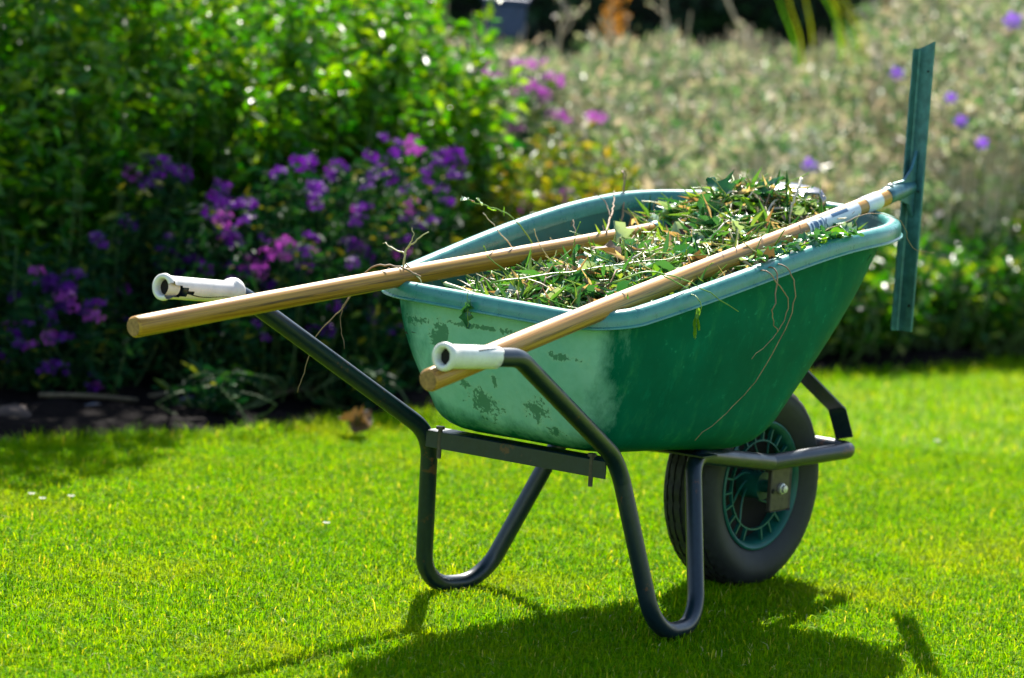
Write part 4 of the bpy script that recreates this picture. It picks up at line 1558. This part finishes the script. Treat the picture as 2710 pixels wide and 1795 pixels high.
tag(o, 'bank of faded grey-green and straw coloured perennials gone to seed behind the wheelbarrow', 'plants', kind='stuff')
m_ = MB()
k = rng.choice(n, 1500, replace=False)
for i in k:
    p = P_[i] + (0, 0, rnd.uniform(.03, .12))
    tube(m_, [(p[0] + rnd.gauss(0, .03), p[1] + rnd.gauss(0, .03), 0), (p[0] + rnd.gauss(0, .02), p[1], p[2] * .6), p + rng.normal(0, .02, 3)], .0026, 4, caps=(False, False))
o = build('faded_stalks', m_, M['straw'])
tag(o, 'tangle of thin straw coloured stalks inside the bank of faded perennials', 'stalks', kind='stuff')

VLAB = ['violet flower highest of all, near the upper right corner', 'violet flower just left of the top of the upright metal bar', 'small violet flower right of the metal bar, upper one of three', 'small violet flower right of the metal bar, middle one of three',
        'small violet flower right of the metal bar, lowest of three', 'violet flower standing alone above the heap of weeds']
VIOLETS = [[4.216, 2.025, 0.947], [4.202, 2.414, 0.754], [4.121, 2.163, 0.703], [3.967, 2.024, 0.645], [3.914, 1.914, 0.593], [3.638, 2.332, 0.488]]
for i, p in enumerate(VIOLETS):
    t = thing('violet_flower', VLAB[i], 'flower', (p[0], p[1], 0), 'single violet flowers')
    m_ = MB()
    tube(m_, [(p[0] + .03, p[1] + .02, 0), (p[0] + .01, p[1], p[2] * .6), p], .002, 5)
    build('stem', m_, M['green_stem'], t)
    sz = (.030, .026, .019, .022, .019, .028)[i]
    c_ = np.array(p)
    nn = np.array((-.66, -.52, .45)) + rng.normal(0, .15, 3)
    nn /= np.linalg.norm(nn)
    a_ = np.cross(nn, (0, 0, 1.0))
    a_ /= np.linalg.norm(a_)
    b2 = np.cross(nn, a_)
    for q in range(5):
        t0 = q * 2 * math.pi / 5
        m_ = MB()
        V = []
        for ang, rr_, up_ in ((t0, .05, 0), (t0 - .5, .6, .15), (t0 - .28, .98, .28), (t0 + .28, .98, .28), (t0 + .5, .6, .15)):
            V.append(c_ + (a_ * math.cos(ang) + b2 * math.sin(ang)) * sz * rr_ + nn * sz * up_)
        m_.add(V, [(0, 1, 2, 3, 4)])
        build('petal', m_, M['violet'], t, smooth=False)

LLAB = ['low green plant directly behind the front corner of the tray', 'low green plant with a yellow leaf below the front corner of the tray', 'low green plant behind the bottom end of the upright metal bar', 'low green plant just right of the metal bar',
        'low green plant second to the right of the metal bar', 'low green plant third to the right of the metal bar', 'low green plant at the right edge of the lawn border', 'low green plant beyond the right edge of the picture']
LOW = [[3.104, 1.86], [3.318, 1.88], [3.455, 1.83], [3.585, 1.82], [3.667, 1.79], [3.749, 1.76], [3.9, 1.74], [4.1, 1.70]]
for i, (x, y) in enumerate(LOW):
    shrub('low_plant', LLAB[i], 'plant', x, y - .06, .15, .27 + .03 * (i % 3), 34, 28, 'low_leaf', 'low_leaf', .05, 'low green plants along the lawn edge', stem='green_stem', low=.25)
for i, (x, y, lb) in enumerate([(2.62, 1.98, 'low dark plant half hidden behind the wheel of the barrow'), (2.85, 1.93, 'low dark plant seen between the tray and the brace strap')]):
    shrub('low_plant', lb, 'plant', x, y, .16, .32, 34, 32, 'low_leaf', 'low_leaf', .045, 'low green plants along the lawn edge', stem='green_stem', low=.2)
# second rank of leafy plants between the lawn edge and the faded bank
o = None
n = 9000
bx_ = rng.uniform(2.7, 5.2, n)
tt = rng.uniform(.22, .95, n)
P_ = np.column_stack([bx_, border(bx_) + tt, rng.uniform(.04, 1, n) ** .6 * (.24 + .22 * tt)])
Ls = rng.uniform(.025, .055, n)
V, F = leaf_quads(P_, rand_dir(n, .5, .2), rand_dir(n, .5, .9), Ls, Ls * rng.uniform(.35, .6, n), fold=.15, droop=.2)
o = build_fast('ground_cover', V, F, None, M['low_leaf'])
tag(o, 'dense leafy ground cover between the lawn edge and the faded perennials', 'ground cover', kind='stuff')

# tall dry stalks and grass leaves against the dark hedge
STALKS = [([4.012, 3.562, 0.845], [3.996, 3.576, 0.733]), ([4.288, 3.364, 0.919], [4.298, 3.338, 0.731]), ([4.024, 3.383, 0.886], [4.03, 3.363, 0.708]), ([4.325, 3.142, 0.935], [4.366, 3.072, 0.774])]
SL = ['dead branching stalk right of the grey post', 'tallest dead branching stalk against the dark hedge, with side twigs', 'dead stalk carrying an orange plume', 'dead stalk right of the tallest branching one']
for i, (tp, bt) in enumerate(STALKS):
    t = thing('dead_stalk', SL[i], 'stalk', (bt[0], bt[1], 0), 'dead stalks above the faded perennials')
    tp, bt = np.array(tp) + (.3, .23, -.015), np.array(bt) + (.3, .23, -.025)
    tp = tp + (tp - bt) * (.9 if i == 1 else .25)
    base = np.array((bt[0], bt[1], 0)) + rng.normal(0, .03, 3) * (1, 1, 0)
    m_ = MB()
    tube(m_, catmull([base, bt, (bt + tp) / 2 + rng.normal(0, .008, 3), tp], 5), .0045, 6)
    build('stem', m_, M['straw'], t)
    for q in range(7 if i == 1 else 5):
        u = rnd.uniform(-.3, .95)
        p = bt + (tp - bt) * u
        d_ = np.array((rnd.gauss(0, 1) * .61, rnd.gauss(0, 1) * -.79, rnd.uniform(.3, 1.0)))
        d_ = d_ / np.linalg.norm(d_) * rnd.uniform(.05, .09)
        m_ = MB()
        tube(m_, catmull([p, p + d_ * .5 + (0, 0, -.006), p + d_], 4), .0032, 5)
        tw = build('twig', m_, M['straw'], t)
        V, F = leaf_quads(np.repeat((p + d_)[None], 5, 0), rand_dir(5, 1, .4), rand_dir(5), rng.uniform(.015, .03, 5), rng.uniform(.008, .014, 5))
        build_fast('bud', V, F, None, M['faded'], tw)
    if i == 2:
        n = 160
        u = rng.uniform(-.2, 1.1, n)
        P_ = bt + (tp - bt) * u[:, None] + rng.normal(0, .02, (n, 3)) * (1, 1, .6)
        V, F = leaf_quads(P_, rand_dir(n, 1, 1.2), rand_dir(n), rng.uniform(.02, .05, n), rng.uniform(.006, .014, n))
        build_fast('plume', V, F, None, M['orange_dry'], t)['kind'] = 'stuff'
GLS = [([4.135, 2.713, 0.963], [4.163, 2.658, 0.765], 'yellow-green grass leaf arching up left of the metal bar, leftmost of three'), ([4.285, 2.668, 0.968], [4.317, 2.609, 0.797], 'yellow-green grass leaf arching up left of the metal bar, middle of three'), ([4.391, 2.688, 0.955], [4.438, 2.607, 0.811], 'yellow-green grass leaf arching up left of the metal bar, rightmost of three')]
for tp, bt, lb in GLS:
    tp, bt = np.array(tp) + (.79, .61, -.06), np.array(bt) + (.79, .61, -.09)
    t = thing('grass_leaf', lb, 'grass leaf', (bt[0], bt[1], 0), 'tall grass leaves against the dark hedge')
    for q in range(3):
        off = rng.normal(0, .025, 3)
        base = np.array((bt[0], bt[1], 0)) + off * (1, 1, 0)
        end = tp + (tp - bt) * rnd.uniform(.2, .9) + off * 2
        Q = catmull([base, bt + off, tp + off * 1.5, end + (0, 0, -.02)], 5)
        w = np.array((.61, -.79, 0)) * .0065
        m_ = MB()
        V, F = [], []
        for i, p in enumerate(Q):
            k = (1 - .85 * i / (len(Q) - 1))
            V += [p - w * k, p + (0.004, .004, .004), p + w * k]
        for i in range(len(Q) - 1):
            F += [(i * 3, i * 3 + 1, i * 3 + 4, i * 3 + 3), (i * 3 + 1, i * 3 + 2, i * 3 + 5, i * 3 + 4)]
        m_.add(V, F)
        build('blade', m_, M['yellow_leaf'] if q else M['shrub_top'], t)

# post with a blue box on top, behind the last bush
t = thing('garden_post', 'weathered grey post carrying a dark blue cap, behind the rightmost leafy bush', 'post', (3.886, 3.715, 0))
m_ = MB()
boxm(m_, (3.886, 3.715, .385), .07, .07, .77, X=(.8, .6, 0), Y=(-.6, .8, 0), bev=.006)
build('shaft', m_, plain_mat('weathered_wood', (0.22, 0.20, 0.17), .85, var=.3, scale=40), t, smooth=False)
m_ = MB()
boxm(m_, (3.886, 3.715, .825), .13, .13, .11, X=(.8, .6, 0), Y=(-.6, .8, 0), bev=.012)
boxm(m_, (3.886, 3.715, .888), .15, .15, .016, X=(.8, .6, 0), Y=(-.6, .8, 0), bev=.006)
build('cap', m_, plain_mat('blue_paint', (0.015, 0.04, 0.12), .5), t, smooth=False)

# dark hedge that closes the garden
t = thing('dark_hedge', 'tall dark evergreen hedge closing the garden behind all the planting', 'hedge', (6.6, 6.0, 0))
cx, cy = 6.6, 6.0
lx_, ly_ = -.616, .788
m_ = MB()
roots, tips = [], []
for k in range(60):
    s_ = rnd.uniform(-7, 7)
    dd = rnd.uniform(-.3, .3)
    roots.append((cx + lx_ * s_ + .788 * dd, cy + ly_ * s_ + .616 * dd, 0))
    tips.append((roots[-1][0] + rnd.gauss(0, .1), roots[-1][1] + rnd.gauss(0, .1), rnd.uniform(1.6, 2.3)))
build('trunks', stems_mesh(roots, tips, .02, 6), M['woody'], t)['kind'] = 'stuff'
n = 42000
s_ = rng.uniform(-7.5, 7.5, n)
dd = np.sign(rng.normal(-.3, 1, n)) * (.62 - np.abs(rng.normal(0, .13, n))) + .12 * np.sin(s_ * 4.3)
hh = rng.uniform(.02, 2.4, n) + .12 * np.sin(s_ * 5)
P_ = np.column_stack([cx + lx_ * s_ + .788 * dd, cy + ly_ * s_ + .616 * dd, hh])
Ls = rng.uniform(.05, .10, n)
V, F = leaf_quads(P_, rand_dir(n, .6, .1), rand_dir(n, .5, .6), Ls, Ls * rng.uniform(.4, .6, n))
build_fast('foliage', V, F, None, M['hedge_leaf'], t)
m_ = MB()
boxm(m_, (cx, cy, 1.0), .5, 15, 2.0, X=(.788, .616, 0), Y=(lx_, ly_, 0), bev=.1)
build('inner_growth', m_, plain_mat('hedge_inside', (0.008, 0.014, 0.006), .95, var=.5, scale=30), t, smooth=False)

# stones, twigs and leaf scraps on the soil
def stone(label, c_, sz, mat):
    m_ = MB()
    V, F = [], []
    n1, n2 = 6, 10
    for i in range(n1 + 1):
        for j in range(n2):
            a_, b_ = math.pi * i / n1, 2 * math.pi * j / n2
            r_ = 1 + rnd.uniform(-.14, .14)
            V.append((c_[0] + sz[0] * r_ * math.sin(a_) * math.cos(b_), c_[1] + sz[1] * r_ * math.sin(a_) * math.sin(b_), c_[2] + sz[2] * r_ * math.cos(a_)))
    for i in range(n1):
        for j in range(n2):
            k = (j + 1) % n2
            F.append((i * n2 + j, (i + 1) * n2 + j, (i + 1) * n2 + k, i * n2 + k))
    m_.add(V, F)
    return tag(build('stone', m_, mat), label, 'stone')


M['stone'] = plain_mat('grey_stone', (0.10, 0.11, 0.14), .8, var=.35, scale=25, bump=.3)
M['stone2'] = plain_mat('brown_stone', (0.07, 0.045, 0.035), .85, var=.35, scale=25, bump=.3)
stone('largest stone on the soil, bluish grey, at the lawn edge below the asters', (.40, 2.08, .012), (.055, .035, .022), M['stone'])
stone('reddish brown stone at the left end of the soil bed', (.14, 2.08, .02), (.05, .045, .03), M['stone2'])
stone('small grey stone on the soil right of the bluish one', (.66, 2.03, .02), (.03, .028, .02), M['stone'])
stone('small brown clod on the soil nearest the left hand bar', (1.2, 1.98, .02), (.035, .03, .022), M['stone2'])
for pts, lb in (([(.30, 2.16, .05), (.42, 2.12, .045), (.55, 2.09, .03)], 'dry twig lying behind the bluish stone'), ([(.62, 2.12, .03), (.85, 2.08, .05), (1.02, 2.05, .03)], 'long twig lying across the bare soil'), ([(.95, 2.02, .03), (1.06, 1.98, .04), (1.18, 1.95, .02)], 'short twig on the soil behind the left hand bar')):
    m_ = MB()
    tube(m_, catmull(pts, 4), .006, 6)
    tag(build('twig', m_, M['woody']), lb, 'twig')
shrub('broad_leaf_plant', 'broad leaved green seedling at the left end of the soil, cut by the picture edge', 'plant', -.02, 2.16, .05, .12, 5, 6, 'aster_leaf', 'aster_leaf', .09, None, stem='green_stem')
for x, y, lb in ((1.30, 1.96, 'dark leafy seedling on the soil left of the tray'), (.80, 2.10, 'small dark seedling in the middle of the bare soil'), (.62, 1.90, 'leafy seedling added to darken the lawn edge right of the bluish stone'), (1.02, 1.84, 'leafy seedling added to darken the lawn edge behind the long hand bar')):  # last two added to darken sunlit soil
    shrub('seedling', lb, 'plant', x, y, .08, .13, 14, 16, 'aster_leaf', 'aster_leaf', .05, None, stem='green_stem')

# unseen tree added to throw shade on the left of the bed
t = thing('added_shade_tree', 'slender unseen tree added behind the left bushes to shade the bed', 'tree', (1.55, 3.45, 0))
m_ = MB()
tube(m_, catmull([(1.55, 3.45, 0), (1.53, 3.44, .9), (1.47, 3.4, 1.7), (1.45, 3.38, 2.6)], 5), [.03 - .0012 * i for i in range(16)], 8)
build('trunk', m_, M['woody'], t)
m_ = MB()
for k in range(16):
    z_ = rnd.uniform(1.5, 2.4)
    a_ = rnd.uniform(0, 6.28)
    p = np.array((1.47, 3.4, z_))
    tube(m_, catmull([p, p + np.array((math.cos(a_) * .3, math.sin(a_) * .3, .12)), p + np.array((math.cos(a_) * .62, math.sin(a_) * .55, .15))], 3), .008, 5)
build('limbs', m_, M['woody'], t)
n = 3000
d_ = rand_dir(n) * (rng.uniform(.25, 1, n) ** .5)[:, None]
P_ = np.array((1.45, 3.4, 2.1)) + d_ * (.72, .62, .62)
Ls = rng.uniform(.05, .09, n)
V, F = leaf_quads(P_, rand_dir(n, .6, -.1), rand_dir(n, .5, .7), Ls, Ls * .5)
build_fast('crown', V, F, None, M['shrub'], t)

# scraps and daisies on the lawn
t = thing('dead_leaf', 'curled dark dead leaf lying on the lawn left of the far leg', 'leaf', (.708, 1.556, .02))
for k in range(3):
    o = link('lobe', leaf_meshes['hl_dry'][k % 3], t, (rnd.uniform(-.02, .02), rnd.uniform(-.02, .02), .012 + .006 * k))
    o.rotation_euler = (rnd.uniform(-.6, .6), rnd.uniform(-.9, .3), k * 2.1)
    o.scale = (.075, .08, .075)
    o.data.materials.clear() if False else None
DAISY = [((-.55, 1.32), 'white daisy at the left of the lawn, highest of its pair'), ((-.57, 1.27), 'white daisy at the left of the lawn, just below its neighbour'), ((-.50, 1.26), 'white daisy right of the left pair'), ((-.28, .78), 'white daisy in the open lawn left of the far leg'),
         ((1.9, .75), 'white daisy on the lawn right of the wheel')]
M['white_petal'] = leaf_mat('daisy_petal', [(0, (.7, .7, .7)), (1, (.85, .85, .85))], .4, .5, .3, tint=(1, 1, 1, 1))
M['daisy_eye'] = plain_mat('daisy_eye', (.6, .42, .03), .7)
for (x, y), lb in DAISY:
    t = thing('daisy', lb, 'daisy', (x, y, 0), 'daisies in the lawn')
    V, F = [], []
    for q in range(11):
        a_ = q * 2 * math.pi / 11
        b0 = len(V)
        for da, rr_, zz_ in ((0, .002, .018), (-.2, .006, .021), (0, .0075, .0205), (.2, .006, .021)):
            V.append((x + rr_ * math.cos(a_ + da), y + rr_ * math.sin(a_ + da), zz_ + .003))
        F += [(b0, b0 + 1, b0 + 2), (b0, b0 + 2, b0 + 3)]
    build_fast('petals', np.array(V), np.array(F), None, M['white_petal'], t)
    m_ = MB()
    lathe(m_, (x, y, .0215), (0, 0, 1), [(0, .0025), (.0015, .002), (.002, 0)], 10)
    build('eye', m_, M['daisy_eye'], t)
    m_ = MB()
    tube(m_, [(x, y, 0), (x, y, .0215)], .0008, 5)
    build('stem', m_, M['green_stem'], t)
